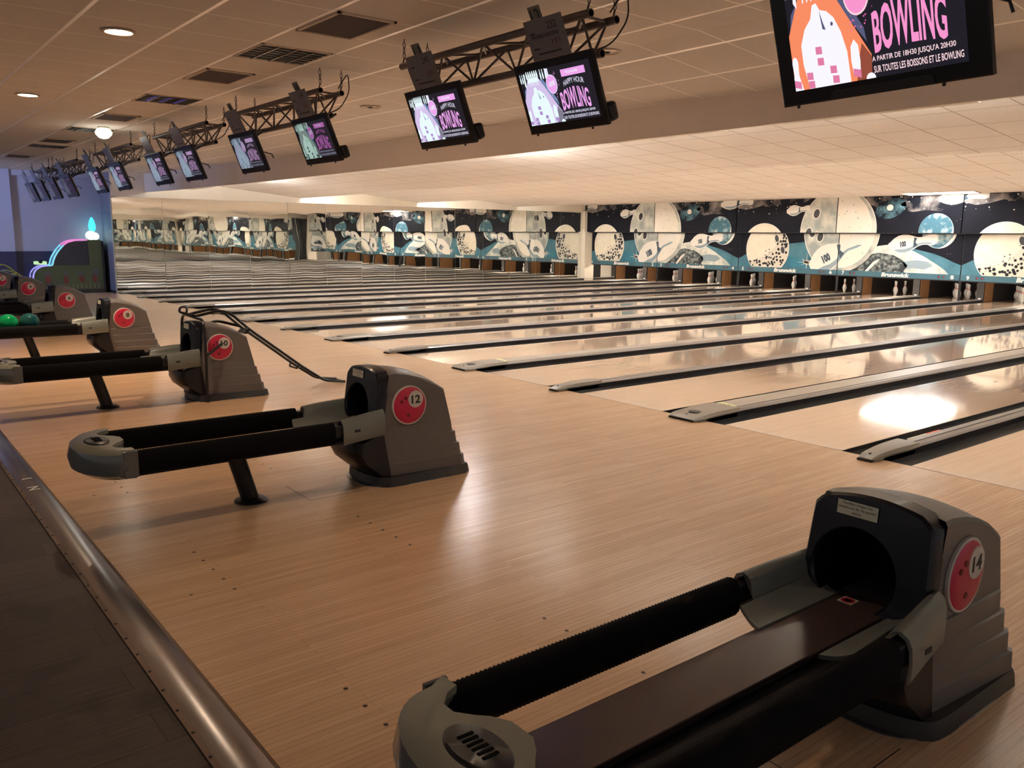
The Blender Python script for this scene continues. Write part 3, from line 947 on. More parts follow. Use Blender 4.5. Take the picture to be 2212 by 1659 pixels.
# ------------------------------------------------------------------ ceiling
m = MB()
m.poly([(-1.6, -12, ZC), (-1.6, -0.6, ZC), (30, -0.6, ZC), (30, -12, ZC)], M['tile_hi'])
BOT = [(XM, 0.62, 2.99), (1.5, 0.78, 2.985), (5.0, 0.98, 2.97), (9.0, 1.05, 2.95), (13.05, 1.04, 2.92), (17.85, 0.97, 2.83), (24.4, 0.92, 2.83)]
m.add([(-1.6, -0.6, ZC), (XM, -0.6, ZC), (XM, 0.7, ZC), (-1.6, 0.7, ZC)], [(0, 1, 2, 3)], M['tile_hi'])
for a, b in zip(BOT[:-1], BOT[1:]):   # the last tile rows dip towards the bulkhead
    m.add([(a[0], -0.6, ZC), (b[0], -0.6, ZC), b, a], [(0, 1, 2, 3)], M['tile_hi'])
struct(m.build('ceiling'))
STEPS = [1.85, 4.85, 8.75, 12.75, 16.5]
m = MB()
for a, b in zip(STEPS[:-1], STEPS[1:]):
    L = b-a
    zt = ZL+0.098*L
    zt, ze = (2.90, 2.612) if b > 16 else (zt, ZL)
    m.poly([(XM-0.1, a, zt), (XM-0.1, b, ze), (XR, b, ze), (XR, a, zt)], M['tile_lo'])
    if a < 2:
        m.poly([(XM-0.1, a, zt), (XM-0.1, a, ZC), (XR, a, ZC), (XR, a, zt)], M['cream'])
    if a > 2:
        m.poly([(XM-0.1, a, ZL), (XM-0.1, a, zt), (XR, a, zt), (XR, a, ZL)], M['cream'])
struct(m.build('ceiling'))
m = MB()   # bulkhead between the two ceilings
bot = BOT
top = [(XM, 0.64), (1.5, 0.87), (5.0, 1.17), (9.0, 1.35), (13.05, 1.48), (17.85, 1.82), (24.4, 1.80)]
for (a, b), (c, d) in zip(zip(bot[:-1], bot[1:]), zip(top[:-1], top[1:])):
    m.add([(a[0], a[1], ZL), (b[0], b[1], ZL), (b[0], b[1], b[2]), (a[0], a[1], a[2])], [(0, 1, 2, 3)], M['soffit'])
    m.add([(a[0], a[1], a[2]), (b[0], b[1], b[2]), (d[0], d[1], ZC), (c[0], c[1], ZC)], [(0, 1, 2, 3)], M['soffit'])
    m.add([(a[0], a[1]+0.05, ZL), (b[0], b[1]+0.05, ZL), (d[0], d[1]+0.05, ZC), (c[0], c[1]+0.05, ZC)], [(3, 2, 1, 0)], M['cream'])
    m.add([(a[0], a[1], ZL), (a[0], a[1]+0.05, ZL), (b[0], b[1]+0.05, ZL), (b[0], b[1], ZL)], [(0, 1, 2, 3)], M['cream'])
struct(m.build('trim_2'))

# ------------------------------------------------------------------ walls
m = MB()
m.box(XM-0.25, XM-0.02, 0.0, 19.3, -0.1, 3.0, M['cream'])
m.box(XM-0.02, XM-0.012, -0.188, 0.02, -0.01, 3.0, M['cream'])
struct(m.build('wall_left'))
m = MB()
m.box(-1.42, XM-0.02, -0.19, 0.0, 0, 3.0, M['pier'])
m.box(-1.40, XM-0.03, -0.194, -0.19, 1.995, 2.0, M['black'])
m.box(XM-0.05, XM-0.012, -0.205, -0.19, 0, 2.42, M['column'])
struct(m.build('wall_front'))
m = MB()
m.box(-1.6, -1.42, -12, 0.0, 1.04, 3.0, M['blue_wall'])
m.box(-1.6, -1.41, -12, 0.0, 0.0, 1.04, M['navy'])
m.box(-1.42, -1.25, -3.4, -2.22, 1.04, 3.0, M['blue_wall'])
m.box(-1.42, -1.25, -3.4, -2.22, 0, 1.04, M['navy'])
m.box(-1.42, -1.30, -12, -0.19, 2.86, 3.0, M['blue_wall'])
struct(m.build('wall_west'))
m = MB()
m.box(XR, XR+0.2, -0.19, 19.3, -0.1, 3.0, M['cream'])
m.box(XR-0.012, XR, -0.15, 15.42, 0.0, 2.40, M['mirror'])
struct(m.build('wall_right'))
m = MB()
m.box(XM-0.02, -0.13, YU-0.15, YL+0.1, -0.05, 1.72, M['column'])
m.box(XM-0.02, -0.20, YU-0.12, YL+0.1, 1.72, 2.46, M['column'])
m.box(XM-0.02, -0.262, YU+0.02, YL+0.6, 0, 2.7, M['black'])
m.box(23.0, 23.2, YU-0.02, YL+0.1, -0.05, 2.7, M['column'])
m.box(23.2, XR, 15.45, YL+0.1, -0.05, 2.42, M['black'])
struct(m.build('wall_column'))
my = [-0.19, 1.016, 2.177, 3.292, 4.419, 5.58, 6.725, 7.853, 8.989, 10.132, 11.271, 12.404, 13.54, 14.679, 15.74]
ordn = ['first', 'second', 'third', 'fourth', 'fifth', 'sixth', 'seventh', 'eighth', 'ninth', 'tenth', 'eleventh', 'twelfth', 'thirteenth', 'fourteenth']
random.seed(11)
for k in range(14):
    # slightly bowed glass: each sheet a shallow arc in plan and a small twist
    m = MB()
    y0, y1 = my[k]+0.004, my[k+1]-0.004
    bow = random.uniform(-0.0016, 0.0022)
    tw = random.uniform(-0.0022, 0.0022)
    tv = random.uniform(-0.0010, 0.0010)
    rings = []
    n = 12
    rows = []
    for j in range(5):
        z = 0.0+2.40*j/4
        row = []
        for i in range(n+1):
            t = i/n
            x = XM + 0.006 + bow*4*t*(1-t) + tw*(t-0.5) + tv*(z-1.2) + 0.0007*sin(3*t*pi+k)*cos(z*2+k)
            row.append((x, y0+(y1-y0)*t, z))
        rows.append(row)
    m.loft(rows, M['mirror'], False, False, closed=False)
    me_i = m.build('mirror_panel', smooth=True, ang=80)
    tag(me_i, 'tall mirror sheet on the left lane wall, the %s counted from the slate wall end' % ordn[k], 'mirror', 'mirror sheets along the lane wall')
m = MB()
m.box(-1.38, XM-0.03, -0.20, -0.19, 0, 0.06, M['black'])
struct(m.build('baseboard_front'))

# ------------------------------------------------------------------ lamps
def batten(x, y, z, L, label, W=0.045, mt='tube', shield=False):
    t = thing('batten_light', label, 'lamp', (x, y, z), 'fluorescent battens behind the ceiling steps')
    m = MB()
    if shield:   # tray form added to throw the hidden tubes' light up at the ceiling
        m.box(-L/2, L/2, -0.15, 0.15, -0.02, 0.012, M['batten'])
        m.build('housing', t)
        m = MB(); m.poly([(-L/2+0.01, -0.14, 0.0125), (L/2-0.01, -0.14, 0.0125), (L/2-0.01, 0.14, 0.0125), (-L/2+0.01, 0.14, 0.0125)], M[mt])
        m.build('diffuser', t)
        return t
    m.box(-L/2, L/2, -W, W, 0.03, 0.075, M['batten'])
    m.build('housing', t)
    m = MB(); m.tube([(-L/2+0.02, 0, 0), (L/2-0.02, 0, 0)], 0.019, M[mt], 8)
    m.build('tube', t)
    return t
names = ['bulkhead', 'first ceiling step', 'second ceiling step', 'third ceiling step']
for k, y in enumerate(STEPS[:-1]):
    for j, x in enumerate((1.0, 3.5, 6.0, 8.5, 11.0, 13.5, 16.0, 18.5, 21.0)):
        if k == 0: y2, zz = 1.55, 2.645
        else: y2, zz = y+0.20, 2.605
        batten(x, y2, zz, 1.8, 'shielded fluorescent tray tucked behind the %s, the %s from the mirror wall' % (names[k], ordn[j]), shield=True, mt='tube_c' if k == 3 else 'tube_b')
for j, x in enumerate((3.4, 12.75)):
    batten(x, 1.75, 2.72, 1.0, 'bare fluorescent batten behind the bulkhead, %s of the two' % ('farther', 'nearer')[j])
# bright square panel near the masking
bz = lambda y: 2.90-0.0768*(y-12.75)
t = thing('panel_light', 'bright white rectangular ceiling panel above the masking of lanes 7 and 8', 'lamp')
m = MB()
e = 0.03
P4 = [(11.68, 14.20), (13.42, 14.20), (13.42, 15.82), (11.68, 15.82)]
m.add([(a, b, bz(b)-0.012) for a, b in P4], [(0, 1, 2, 3)], M['panel'])
m.build('diffuser', t)
m = MB()
for (a, b), (c, d) in zip(P4, P4[1:]+P4[:1]):
    m.tube([(a, b, bz(b)-0.008), (c, d, bz(d)-0.008)], 0.014, M['frame_hi'], 6)
m.build('frame', t)

def downlight(x, y, lit, label, watts=DOWN_W):
    t = thing('recessed_lamp', label, 'lamp', (x, y, ZC), 'round recessed ceiling lamps')
    m = MB()
    m.lathe([(0.085, -0.002), (0.118, -0.004), (0.122, -0.012), (0.098, -0.014), (0.085, -0.004)], (0, 0, 0), M['frame_hi'], 28)
    m.build('trim_ring', t, smooth=True)
    m = MB()
    if lit:
        m.lathe([(0.0, -0.0165), (0.05, -0.0165), (0.088, -0.0095), (0.088, -0.006)], (0, 0, 0), M['bulb'], 24)
        m.build('lamp', t, smooth=True)
        ld = bpy.data.lights.new('spot', 'SPOT')
        ld.energy = watts; ld.color = (1.0, 0.72, 0.48); ld.spot_size = radians(120); ld.spot_blend = 0.8; ld.shadow_soft_size = 0.08
        lo = bpy.data.objects.new('lamp_glow', ld); C.objects.link(lo); lo.parent = t; lo.location = (0, 0, -0.04)
    else:
        m.lathe([(0.0, -0.004), (0.05, -0.012), (0.088, -0.003)], (0, 0, 0), M['off_lamp'], 24)
        m.sphere((0, 0, -0.006), 0.03, M['ink'], 8, sz=0.5)
        m.build('reflector', t, smooth=True)
    return t
downlight(15.60, -3.84, True, 'lit round recessed lamp with warm glow, the nearer of the two on the left', DOWN_W*0.9)
downlight(11.78, -3.84, True, 'lit round recessed lamp, the farther of the two on the left', DOWN_W*3.0)
downlight(19.4, -3.84, True, 'round recessed lamp above the twelfth lane side of the approach, outside the view', DOWN_W*0.3)  # added lamp, lifts the light on the near approach
downlight(13.56, -0.60, False, 'unlit round recessed lamp between the screens of lanes 10 and 11')
downlight(17.48, -0.63, False, 'unlit round recessed lamp right behind the screen of lane 12')
# globe lamp
t = thing('globe_lamp', 'small glowing glass globe lamp hanging below a louvred ceiling light', 'lamp', (9.25, -2.5, ZC))
m = MB(); m.lathe([(0.0, -0.02), (0.075, -0.02), (0.08, 0.0)], (0, 0, 0), M['frame_hi'], 20); m.build('mount', t, smooth=True)
m = MB(); m.lathe([(0.0, -0.17), (0.06, -0.155), (0.105, -0.11), (0.115, -0.075), (0.09, -0.035), (0.06, -0.02)], (0, 0, 0), M['bulb2'], 24); m.build('glass_globe', t, smooth=True)
ld = bpy.data.lights.new('globe_glow', 'POINT')
ld.energy = 5; ld.color = (1.0, 0.9, 0.75); ld.shadow_soft_size = 0.1
lo = bpy.data.objects.new('globe_glow', ld); C.objects.link(lo); lo.parent = t; lo.location = (0, 0, -0.30)

def grille(x0, x1, label, violet=False):
    t = thing('louvred_ceiling_light', label, 'lamp', ((x0+x1)/2, -2.565, ZC), 'louvred ceiling lights')
    hx, hy = (x1-x0)/2, 0.305
    m = MB()
    for a, b in ((-hx, hx),):
        m.box(-hx, hx, -hy, -hy+0.02, -0.008, 0.0, M['frame_hi']); m.box(-hx, hx, hy-0.02, hy, -0.008, 0, M['frame_hi'])
        m.box(-hx, -hx+0.02, -hy, hy, -0.008, 0.0, M['frame_hi']); m.box(hx-0.02, hx, -hy, hy, -0.008, 0, M['frame_hi'])
    m.build('frame', t)
    m = MB(); m.box(-hx+0.02, hx-0.02, -hy+0.02, hy-0.02, -0.003, -0.001, M['lamp_in']); m.build('backing', t)
    m = MB()
    for k in range(1, 4):
        yy = -hy + 2*hy*k/4
        m.box(-hx+0.02, hx-0.02, yy-0.008, yy+0.008, -0.012, -0.003, M['louvre'])
    for k in range(1, 7):
        xx = -hx + 2*hx*k/7
        m.box(xx-0.004, xx+0.004, -hy+0.02, hy-0.02, -0.010, -0.003, M['louvre'])
    m.build('louvre', t)
    if violet:
        m = MB()
        for k in range(3):
            yy = -hy + 2*hy*(k+0.9)/4
            for q in range(1, 6):
                xx = -hx+2*hx*(q+0.5)/7
                m.box(xx-0.016, xx+0.016, yy-0.01, yy+0.01, -0.0045, -0.003, M['lamp_violet'])
        m.build('violet_tube', t)
    return t
grille(15.30, 15.93, 'dark louvred ceiling light between two dark vents, nearest to the camera')
grille(12.15, 12.75, 'louvred ceiling light with violet glow', True)
grille(8.45, 9.02, 'louvred ceiling light above the small globe lamp')
grille(5.30, 5.90, 'farthest dark louvred ceiling light')
def vent(x0, x1, label):
    t = thing('ceiling_vent', label, 'vent', ((x0+x1)/2, -2.63, ZC), 'square dark ceiling vents')
    hx, hy = (x1-x0)/2, 0.225
    m = MB()
    m.box(-hx, hx, -hy, -hy+0.022, -0.014, 0.0, M['frame_hi']); m.box(-hx, hx, hy-0.022, hy, -0.014, 0, M['frame_hi'])
    m.box(-hx, -hx+0.022, -hy, hy, -0.014, 0.0, M['frame_hi']); m.box(hx-0.022, hx, -hy, hy, -0.014, 0, M['frame_hi'])
    m.build('frame', t)
    m = MB(); m.box(-hx+0.022, hx-0.022, -hy+0.022, hy-0.022, -0.006, -0.002, M['vent_dark']); m.build('panel', t)
vent(16.52, 17.20, 'largest dark square ceiling vent with pale frame, nearest to the camera')
vent(13.95, 14.62, 'dark square ceiling vent, second from the camera')
vent(10.15, 10.82, 'dark square ceiling vent, third from the camera')
vent(6.38, 7.05, 'dark square ceiling vent, fourth from the camera')
vent(2.65, 3.32, 'dark square ceiling vent, farthest from the camera')

# ------------------------------------------------------------------ ball returns
def side_fn(a, b, d): return (d, a, b)
HX = 0.205
def make_hood(root):
    # rear body (taupe): upper block with arched roof, four widening ledges below
    m = MB()
    arc = [(-3.085, 0.690), (-3.05, 0.692), (-2.96, 0.678), (-2.87, 0.655), (-2.79, 0.622), (-2.70, 0.567)]
    n = 9
    def ring(y, z):
        # arched cross-section of roof
        pts = []
        for k in range(n):
            t = -1+2*k/(n-1)
            pts.append((HX*0.965*t, y, z+0.028*(1-t*t)))
        return pts
    rings = []
    for y, z in arc: rings.append(ring(y, z))
    # close body: from roof rows down to z=.36
    full = []
    for (y, z), r in zip(arc, rings):
        full.append([(-HX, y, 0.36), (-HX, y, z-0.012)] + r + [(HX, y, z-0.012), (HX, y, 0.36)])
    full.append([(-HX, -2.652, 0.36), (-HX, -2.655, 0.38)] + [(HX*0.965*(-1+2*k/(n-1)), -2.655, 0.385) for k in range(n)] + [(HX, -2.655, 0.38), (HX, -2.652, 0.36)])
    # the front edge of the side panel kinks forward at mid height
    full[0] = [(-HX, -3.155, 0.36), (-HX, -3.10, 0.675)] + ring(-3.10, 0.69) + [(HX, -3.10, 0.675), (HX, -3.155, 0.36)]
    m.loft(full, M['taupe'], False, True)
    zs = [(0.365, 0.288), (0.288, 0.211), (0.211, 0.134), (0.134, 0.057)]
    for k, (zt, zb) in enumerate(zs):
        yb = -2.640+0.026*k
        xb = HX+0.011+0.010*k
        yf1 = -3.155+0.016*k*1.0; yf0 = -3.155+0.016*(k+1)
        def rg(z, y1, x1, yf):
            return [(-HX+0.002, yf, z), (HX-0.002, yf, z), (HX+0.002, yf+0.03, z), (x1, y1-0.035, z), (x1-0.012, y1-0.008, z), (x1-0.035, y1, z), (-x1+0.035, y1, z), (-x1+0.012, y1-0.008, z), (-x1, y1-0.035, z), (-HX-0.002, yf+0.03, z)]
        m.loft([rg(zt+0.001, yb-0.014, xb-0.012, yf1), rg(zt-0.004, yb, xb, yf1), rg(zb, yb+0.012, xb-0.001, yf0)], M['taupe'])
    m.build('rear_cover', root, smooth=True, ang=28)
    # dark skirt
    m = MB()
    sk = []
    for z, g in ((0.0, 0.020), (0.045, 0.014), (0.058, 0.008)):
        x1 = HX+0.032+g
        row = []
        for k in range(13):   # rounded front
            a = pi+pi*k/12
            row.append(((x1-0.006)*cos(a), -3.11+(0.085+g)*sin(a), z))
        row += [(x1, -3.05, z), (x1, -2.57, z), (x1-0.035, -2.535+g, z), (-x1+0.035, -2.535+g, z), (-x1, -2.57, z), (-x1, -3.05, z)]
        sk.append(row)
    m.loft(sk, M['skirt'])
    m.build('skirt', root, smooth=True, ang=40)
    m = MB()
    pl = [(0.0, 0.004)]
    row = lambda z: [((HX+0.07)*cos(a)*(1 if abs(cos(a)) > 0.01 else 1), (-2.86+(0.385)*sin(a)), z) for a in [2*pi*k/40 for k in range(40)]]
    def sq(z, g):
        r = []
        for k in range(40):
            a = 2*pi*k/40
            ca, sa = cos(a), sin(a)
            p = 3.2
            rr = (abs(ca)**p+abs(sa)**p)**(-1/p)
            r.append(((HX+0.055+g)*rr*ca, -2.86+(0.380+g)*rr*sa, z))
        return r
    m.loft([sq(0.0, 0), sq(0.004, 0), sq(0.006, -0.01)], M['base_steel'])
    m.build('base_plate', root, smooth=True)
    # front shell with the round ball opening
    m = MB()
    NN = 64
    hc = (-0.035, 0.475); hr = 0.138
    def yfront(z):
        pts = [(0.0, -3.17), (0.05, -3.185), (0.10, -3.245), (0.16, -3.315), (0.22, -3.345), (0.29, -3.335), (0.33, -3.22), (0.38, -3.205), (0.72, -3.165), (0.8, -3.16)]
        for (a, b), (c, d) in zip(pts[:-1], pts[1:]):
            if a <= z <= c: return b+(d-b)*(z-a)/(c-a)
        return -3.16
    def outline(a):
        # ray from hole centre at angle a to the outer shape
        ca, sa = cos(a), sin(a)
        best = 9
        t = 0.0
        lo_, hi_ = 0.05, 0.8
        def inside(x, z):
            if z < 0.335: return False
            w = 0.215 - 0.018*max(0, (z-0.35)/0.35)
            topz = 0.728 - 0.034*(x/0.2)**2
            # rounded top corners
            dx = abs(x)-(w-0.035); dz = z-(0.694-0.035)
            if dx > 0 and dz > 0: return dx*dx+dz*dz < 0.035**2
            return abs(x) < w and z < topz
        for _ in range(40):
            mid = (lo_+hi_)/2
            if inside(hc[0]+ca*mid, hc[1]+sa*mid): lo_ = mid
            else: hi_ = mid
        return hc[0]+ca*lo_, hc[1]+sa*lo_
    outer = [outline(2*pi*k/NN) for k in range(NN)]
    inner = [(hc[0]+hr*cos(2*pi*k/NN), hc[1]+hr*sin(2*pi*k/NN)) for k in range(NN)]
    inner2 = [(hc[0]+(hr+0.008)*cos(2*pi*k/NN), hc[1]+(hr+0.008)*sin(2*pi*k/NN)) for k in range(NN)]
    R = []
    yback = lambda z: -3.150+0.062*(z-0.36)/0.34 if z > 0.36 else -3.088-0.062*z/0.36
    R.append([(x*1.01, yback(z), z) for x, z in outer])
    R.append([(x, yfront(z)+0.010, z) for x, z in outer])
    R.append([(x*0.965, yfront(z), z-0.008*(1 if z > 0.5 else 0)) for x, z in outer])
    R.append([(x, yfront(z)-0.001, z) for x, z in inner2])
    R.append([(x, yfront(z)+0.008, z) for x, z in inner])
    R.append([(x, -3.09, z) for x, z in inner])
    m.loft(R, M['shell'], False, False)
    # belly below the opening
    rings = []
    for z in (0.0, 0.03, 0.05, 0.075, 0.10, 0.13, 0.16, 0.19, 0.22, 0.25, 0.29, 0.31, 0.33, 0.345):
        y = yfront(z) if z < 0.33 else -3.21
        w = 0.215
        nn = 13
        row = [(-w, yback(z), z)]
        for k in range(nn):
            t = -1+2*k/(nn-1)
            yy = y + 0.05*abs(t)**3.0
            row.append((w*0.985*t, yy, z))
        row.append((w, yback(z), z))
        rings.append(row)
    m.loft(rings, M['shell'])
    # dark throat
    rings = [[(hc[0]+hr*cos(2*pi*k/28), y, hc[1]+hr*sin(2*pi*k/28)) for k in range(28)] for y in (-3.15, -3.14, -2.86)]
    m.loft(rings, M['throat'], False, True)
    m.build('front_cover', root, smooth=True, ang=38)
    # front sticker
    m = MB()
    yz = lambda z: yfront(z)-0.0025
    m.add([(-0.112, yz(0.693)-0.002, 0.700), (0.025, yz(0.693)-0.002, 0.700), (0.025, yz(0.66)-0.002, 0.654), (-0.112, yz(0.66)-0.002, 0.654)], [(0, 3, 2, 1)], M['label'])
    for k, (t, a, b) in enumerate((('Veuillez ranger les', -0.096, 0.006), ('boules en fin de partie', -0.106, 0.018), ('merci', -0.060, -0.03))):
        z0 = 0.6865-0.0135*k
        put_text(m, t, lambda u, v: (a+u*(b-a), yz(z0)-0.0028, z0+v*0.0095), M['ink'], 0.0)
    m.build('sticker', root)

def make_disc(root, num):
    """big red ball emblem with the number, on the side that faces the camera"""
    cy, cz, R = -2.962, 0.492, 0.118
    X = HX+0.001
    m = MB()
    fn = lambda a, b, h: (h, a, b)
    m.lathe([(R+0.004, 0.0), (R+0.004, 0.010), (R, 0.013), (R-0.004, 0.012)], (X, cy, cz), M['rim'], 48, fn)
    m.lathe([(R-0.003, 0.011), (R*0.9, 0.016), (R*0.6, 0.0195), (R*0.3, 0.021), (0, 0.0215)], (X, cy, cz), M['ballred'], 48, fn)
    d = m.build('number_disc', root, smooth=True, ang=50)
    m = MB()
    ccy, ccz, r = cy+0.038, cz+0.036, 0.053
    m.lathe([(r, 0.0), (r, 0.0225), (r*0.98, 0.0235), (0, 0.0240)], (X, ccy, ccz), M['rim'], 32, fn)
    w = 0.038 if num < 10 else 0.064
    put_text(m, str(num), lambda a, b: (X+0.0247, ccy-w/2+a*w, ccz-0.026+b*0.052), M['ink'], 0.03)
    m.build('number_spot', d, smooth=True, ang=30)
    m = MB()
    for ay, az, rr in ((-0.032, 0.048, 0.011), (-0.062, 0.028, 0.010), (-0.015, -0.060, 0.011)):
        m.lathe([(rr, 0.0), (rr, 0.0222), (0, 0.0223)], (X, cy+ay, cz+az), M['ballhole'], 14, fn)
    m.build('finger_holes', d)

def make_return_arm(root):
    # padded side rails
    for s in (-1, 1):
        m = MB()
        xc = s*0.262 - 0.005
        w, z0, z1 = 0.034, 0.338, 0.457
        rings = []
        y = -4.63
        k = 0
        while y < -3.50:
            g = 0.0022 if k % 2 else 0.0
            def row(g):
                return [(xc-w-g, y, z0+0.02), (xc-w*0.6, y, z0-g), (xc+w*0.6, y, z0-g), (xc+w+g, y, z0+0.02), (xc+w+g, y, z1-0.025), (xc+w*0.55+g, y, z1-0.006+g), (xc, y, z1+g), (xc-w*0.55-g, y, z1-0.006+g), (xc-w-g, y, z1-0.025)]
            rings.append(row(g))
            k += 1
            y += 0.007
        m.loft(rings, M['pad'])
        m.build('padded_rail', root, smooth=True, ang=60)
        m = MB()   # dark inner bar to the hood
        m.box(xc-0.024, xc+0.024, -3.50, -3.34, z0+0.03, z1-0.02, M['post'])
        m.build('rail_end', root, bevel=0.006)
    # central plate
    m = MB()
    m.box(-0.112, 0.082, -4.60, -3.10, 0.352, 0.368, M['plate'])
    m.box(-0.112, -0.102, -4.60, -3.10, 0.305, 0.352, M['post'])
    m.box(0.072, 0.082, -4.60, -3.10, 0.305, 0.352, M['post'])
    m.build('lift_plate', root, bevel=0.003)
    m = MB()
    m.box(-0.11, 0.07, -4.5, -3.2, 0.310, 0.345, M['black'])
    m.box(0.07, 0.245, -4.62, -3.30, 0.320, 0.336, M['black'])
    m.build('under_frame', root)
    m = MB()   # small square mark inside the throat
    m.box(-0.075, -0.025, -3.20, -3.15, 0.3685, 0.3695, M['label'])
    m.lathe([(0.019, 0.3698), (0.022, 0.3702), (0.014, 0.3702), (0.013, 0.3698)], (-0.05, -3.175, 0), M['ballred'], 18)
    m.build('warning_mark', root)
    # curved plastic guides where the rails meet the hood
    for s in (-1, 1):
        m = MB()
        def sec(y, pts, th):
            up_ = [(s*a, y, b) for a, b in pts]
            dn = [(s*(a+th*c), y, b-th*d) for (a, b), (c, d) in zip(pts, nrm)]
            return up_+dn[::-1]
        # wing that lies along the lift plate
        rings = []
        for k in range(11):
            t = k/10
            y = -3.585+0.435*t
            xi = 0.100; xo = 0.190-0.01*t
            pts = [(xi+(xo-xi)*q/5, 0.374+0.030*(q/5)**2*(1+0.6*t)) for q in range(6)]
            if t > 0.25:
                e = min(1, (t-0.25)/0.15)
            up_ = [(s*a, y+(0.03*(a-xi)/(xo-xi) if k == 0 else 0), b) for a, b in pts]
            rings.append(up_+[(x, yy, z-0.013) for x, yy, z in up_[::-1]])
        m.loft(rings, M['bracket'])
        # upper shell over the end of the rail, curling down to the wing
        rings = []
        for k in range(11):
            t = k/10
            y = -3.455+0.30*t
            fl = 0.012*(1-t)**2
            base = [(0.300, 0.340), (0.302, 0.400), (0.298, 0.440), (0.285, 0.466), (0.262, 0.478), (0.240, 0.472), (0.226, 0.452), (0.216, 0.430), (0.205, 0.415), (0.190, 0.404), (0.176, 0.398)]
            pts = [((a-0.235)*(1-0.22*t)+0.235-0.035*t, b+0.014*t*(1 if b > 0.42 else 0)-fl) for a, b in base]
            up_ = [(s*a, y+(0.025*(0.30-a)/0.12*(1-t)*-1 if a < 0.22 else 0), b) for a, b in pts]
            dn = [(s*(a-0.009*(1 if a > 0.235 else -0.6)), y, b-0.009) for a, b in pts]
            rings.append(up_+dn[::-1])
        m.loft(rings, M['bracket'])
        x0 = s*0.3035
        m.box(min(x0, x0-s*0.003), max(x0, x0-s*0.003), -3.385, -3.350, 0.392, 0.408, M['ink'])
        m.build('rail_guide', root, smooth=True, ang=50)
    # nose cap
    m = MB()
    def contour(g, z, z_in=None):
        pts = []
        n = 20
        for k in range(n+1):
            a = pi + pi*k/n
            pts.append(((0.298+g)*cos(a)-0.008, -4.635+(0.185+g)*sin(a), z))
        return pts
    def scoop(z, g=0.0):
        # rear edge, right to left, with two round hollows either side of the centre tongue
        P = [(0.29, -4.585), (0.225, -4.585), (0.212, -4.62), (0.175, -4.655), (0.135, -4.655), (0.095, -4.625), (0.07, -4.60), (0.03, -4.575), (-0.046, -4.575), (-0.09, -4.60), (-0.115, -4.625), (-0.155, -4.655), (-0.195, -4.655), (-0.232, -4.62), (-0.245, -4.585), (-0.306, -4.585)]
        return [(x, y, z) for x, y in P]
    ct = contour(-0.028, 0.468)
    top = ct + scoop(0.468)
    mid = contour(-0.004, 0.450) + scoop(0.450)
    m.loft([mid, top], M['nose'], False, True)
    bot = contour(0.010, 0.395) + scoop(0.395)
    bot2 = contour(0.0, 0.345) + scoop(0.345)
    bot3 = contour(-0.045, 0.315) + scoop(0.325)
    m.loft([bot3, bot2, bot, mid], M['nose_side'], True, False)
    # side wings that overlap the rails
    for s in (-1, 1):
        x = s*0.302-0.008
        m.box(min(x, x-s*0.012), max(x, x-s*0.012), -4.64, -4.575, 0.33, 0.462, M['nose_side'])
    nc = m.build('nose_cap', root, smooth=True, ang=42)
    m = MB()
    m.lathe([(0.0, 0.0), (1.0, 0.0), (1.0, 0.006), (0.9, 0.010), (0.0, 0.011)], (-0.008, -4.695, 0.466), M['vent'], 32, fn=lambda a, b, h: (a*0.100, b*0.058, h))
    for k in range(6):
        xx = -0.008-0.045+0.018*k
        m.box(xx-0.004, xx+0.004, -4.715, -4.675, 0.4765, 0.4785, M['throat'])
    m.build('air_vent', nc, smooth=True, ang=30)
    m = MB()
    m.lathe([(0.075, 0.300), (0.08, 0.325)], (-0.008, -4.62, 0), M['post'], 20)
    m.build('motor_cup', nc, smooth=True)
    # support post with foot
    m = MB()
    for_pts = [(-0.008, -3.99, 0.315), (-0.008, -3.905, 0.012)]
    r = 0.052
    rings = []
    for x, y, z in for_pts:
        rings.append([(x+r*0.85*cos(2*pi*k/12+pi/12), y+r*sin(2*pi*k/12+pi/12), z) for k in range(12)])
    m.loft(rings, M['post'])
    p = m.build('support_post', root, smooth=True, ang=40)
    m = MB()
    m.lathe([(0.095, 0.0), (0.095, 0.006), (0.085, 0.014), (0.06, 0.024), (0.0, 0.026)], (-0.008, -3.90, 0), M['post'], 28)
    m.build('foot', p, smooth=True, ang=40)
    m = MB()
    m.box(-0.06, 0.05, -4.04, -3.92, 0.300, 0.310, M['post'])
    m.build('post_plate', root, bevel=0.003)

br0 = thing('ball_return', 'x', 'ball return')
make_hood(br0)
make_return_arm(br0)
for num in (2, 4, 6, 8, 10, 12, 14):
    r = br0 if num == 2 else None
    if r is None:
        r = br0.copy(); C.objects.link(r)
        for ch in BRP:
            c = ch.copy(); C.objects.link(c); c.parent = r
            for g in ch.children:
                d = g.copy(); C.objects.link(d); d.parent = c
    else:
        BRP = list(br0.children)
    r.location = (div_x(num-1), 0, 0)
    make_disc(r, num)
    extra = {2: ' and a pale ramp over it', 4: '', 6: '', 8: ' and two balls on its rails', 10: ' under a black tube ramp', 12: '', 14: ', nearest to the camera'}[num]
    r['label'] = 'dark and taupe ball return with red disc number %d%s' % (num, extra)
    r['group'] = 'ball returns on the approach'

# balls waiting on the rails of number 8
for nm, dy, mt, lab in (('g', -4.165, 'g_ball', 'bright green bowling ball resting on the rails of ball return 8'), ('t', -3.945, 't_ball', 'dark teal bowling ball resting on the rails of ball return 8')):
    m = MB(); m.sphere((0, 0, 0), 0.108, M[mt], 20)
    o = m.build('bowling_ball', smooth=True, ang=80, loc=(div_x(7)-0.06, dy, 0.467))
    tag(o, lab, 'bowling ball')

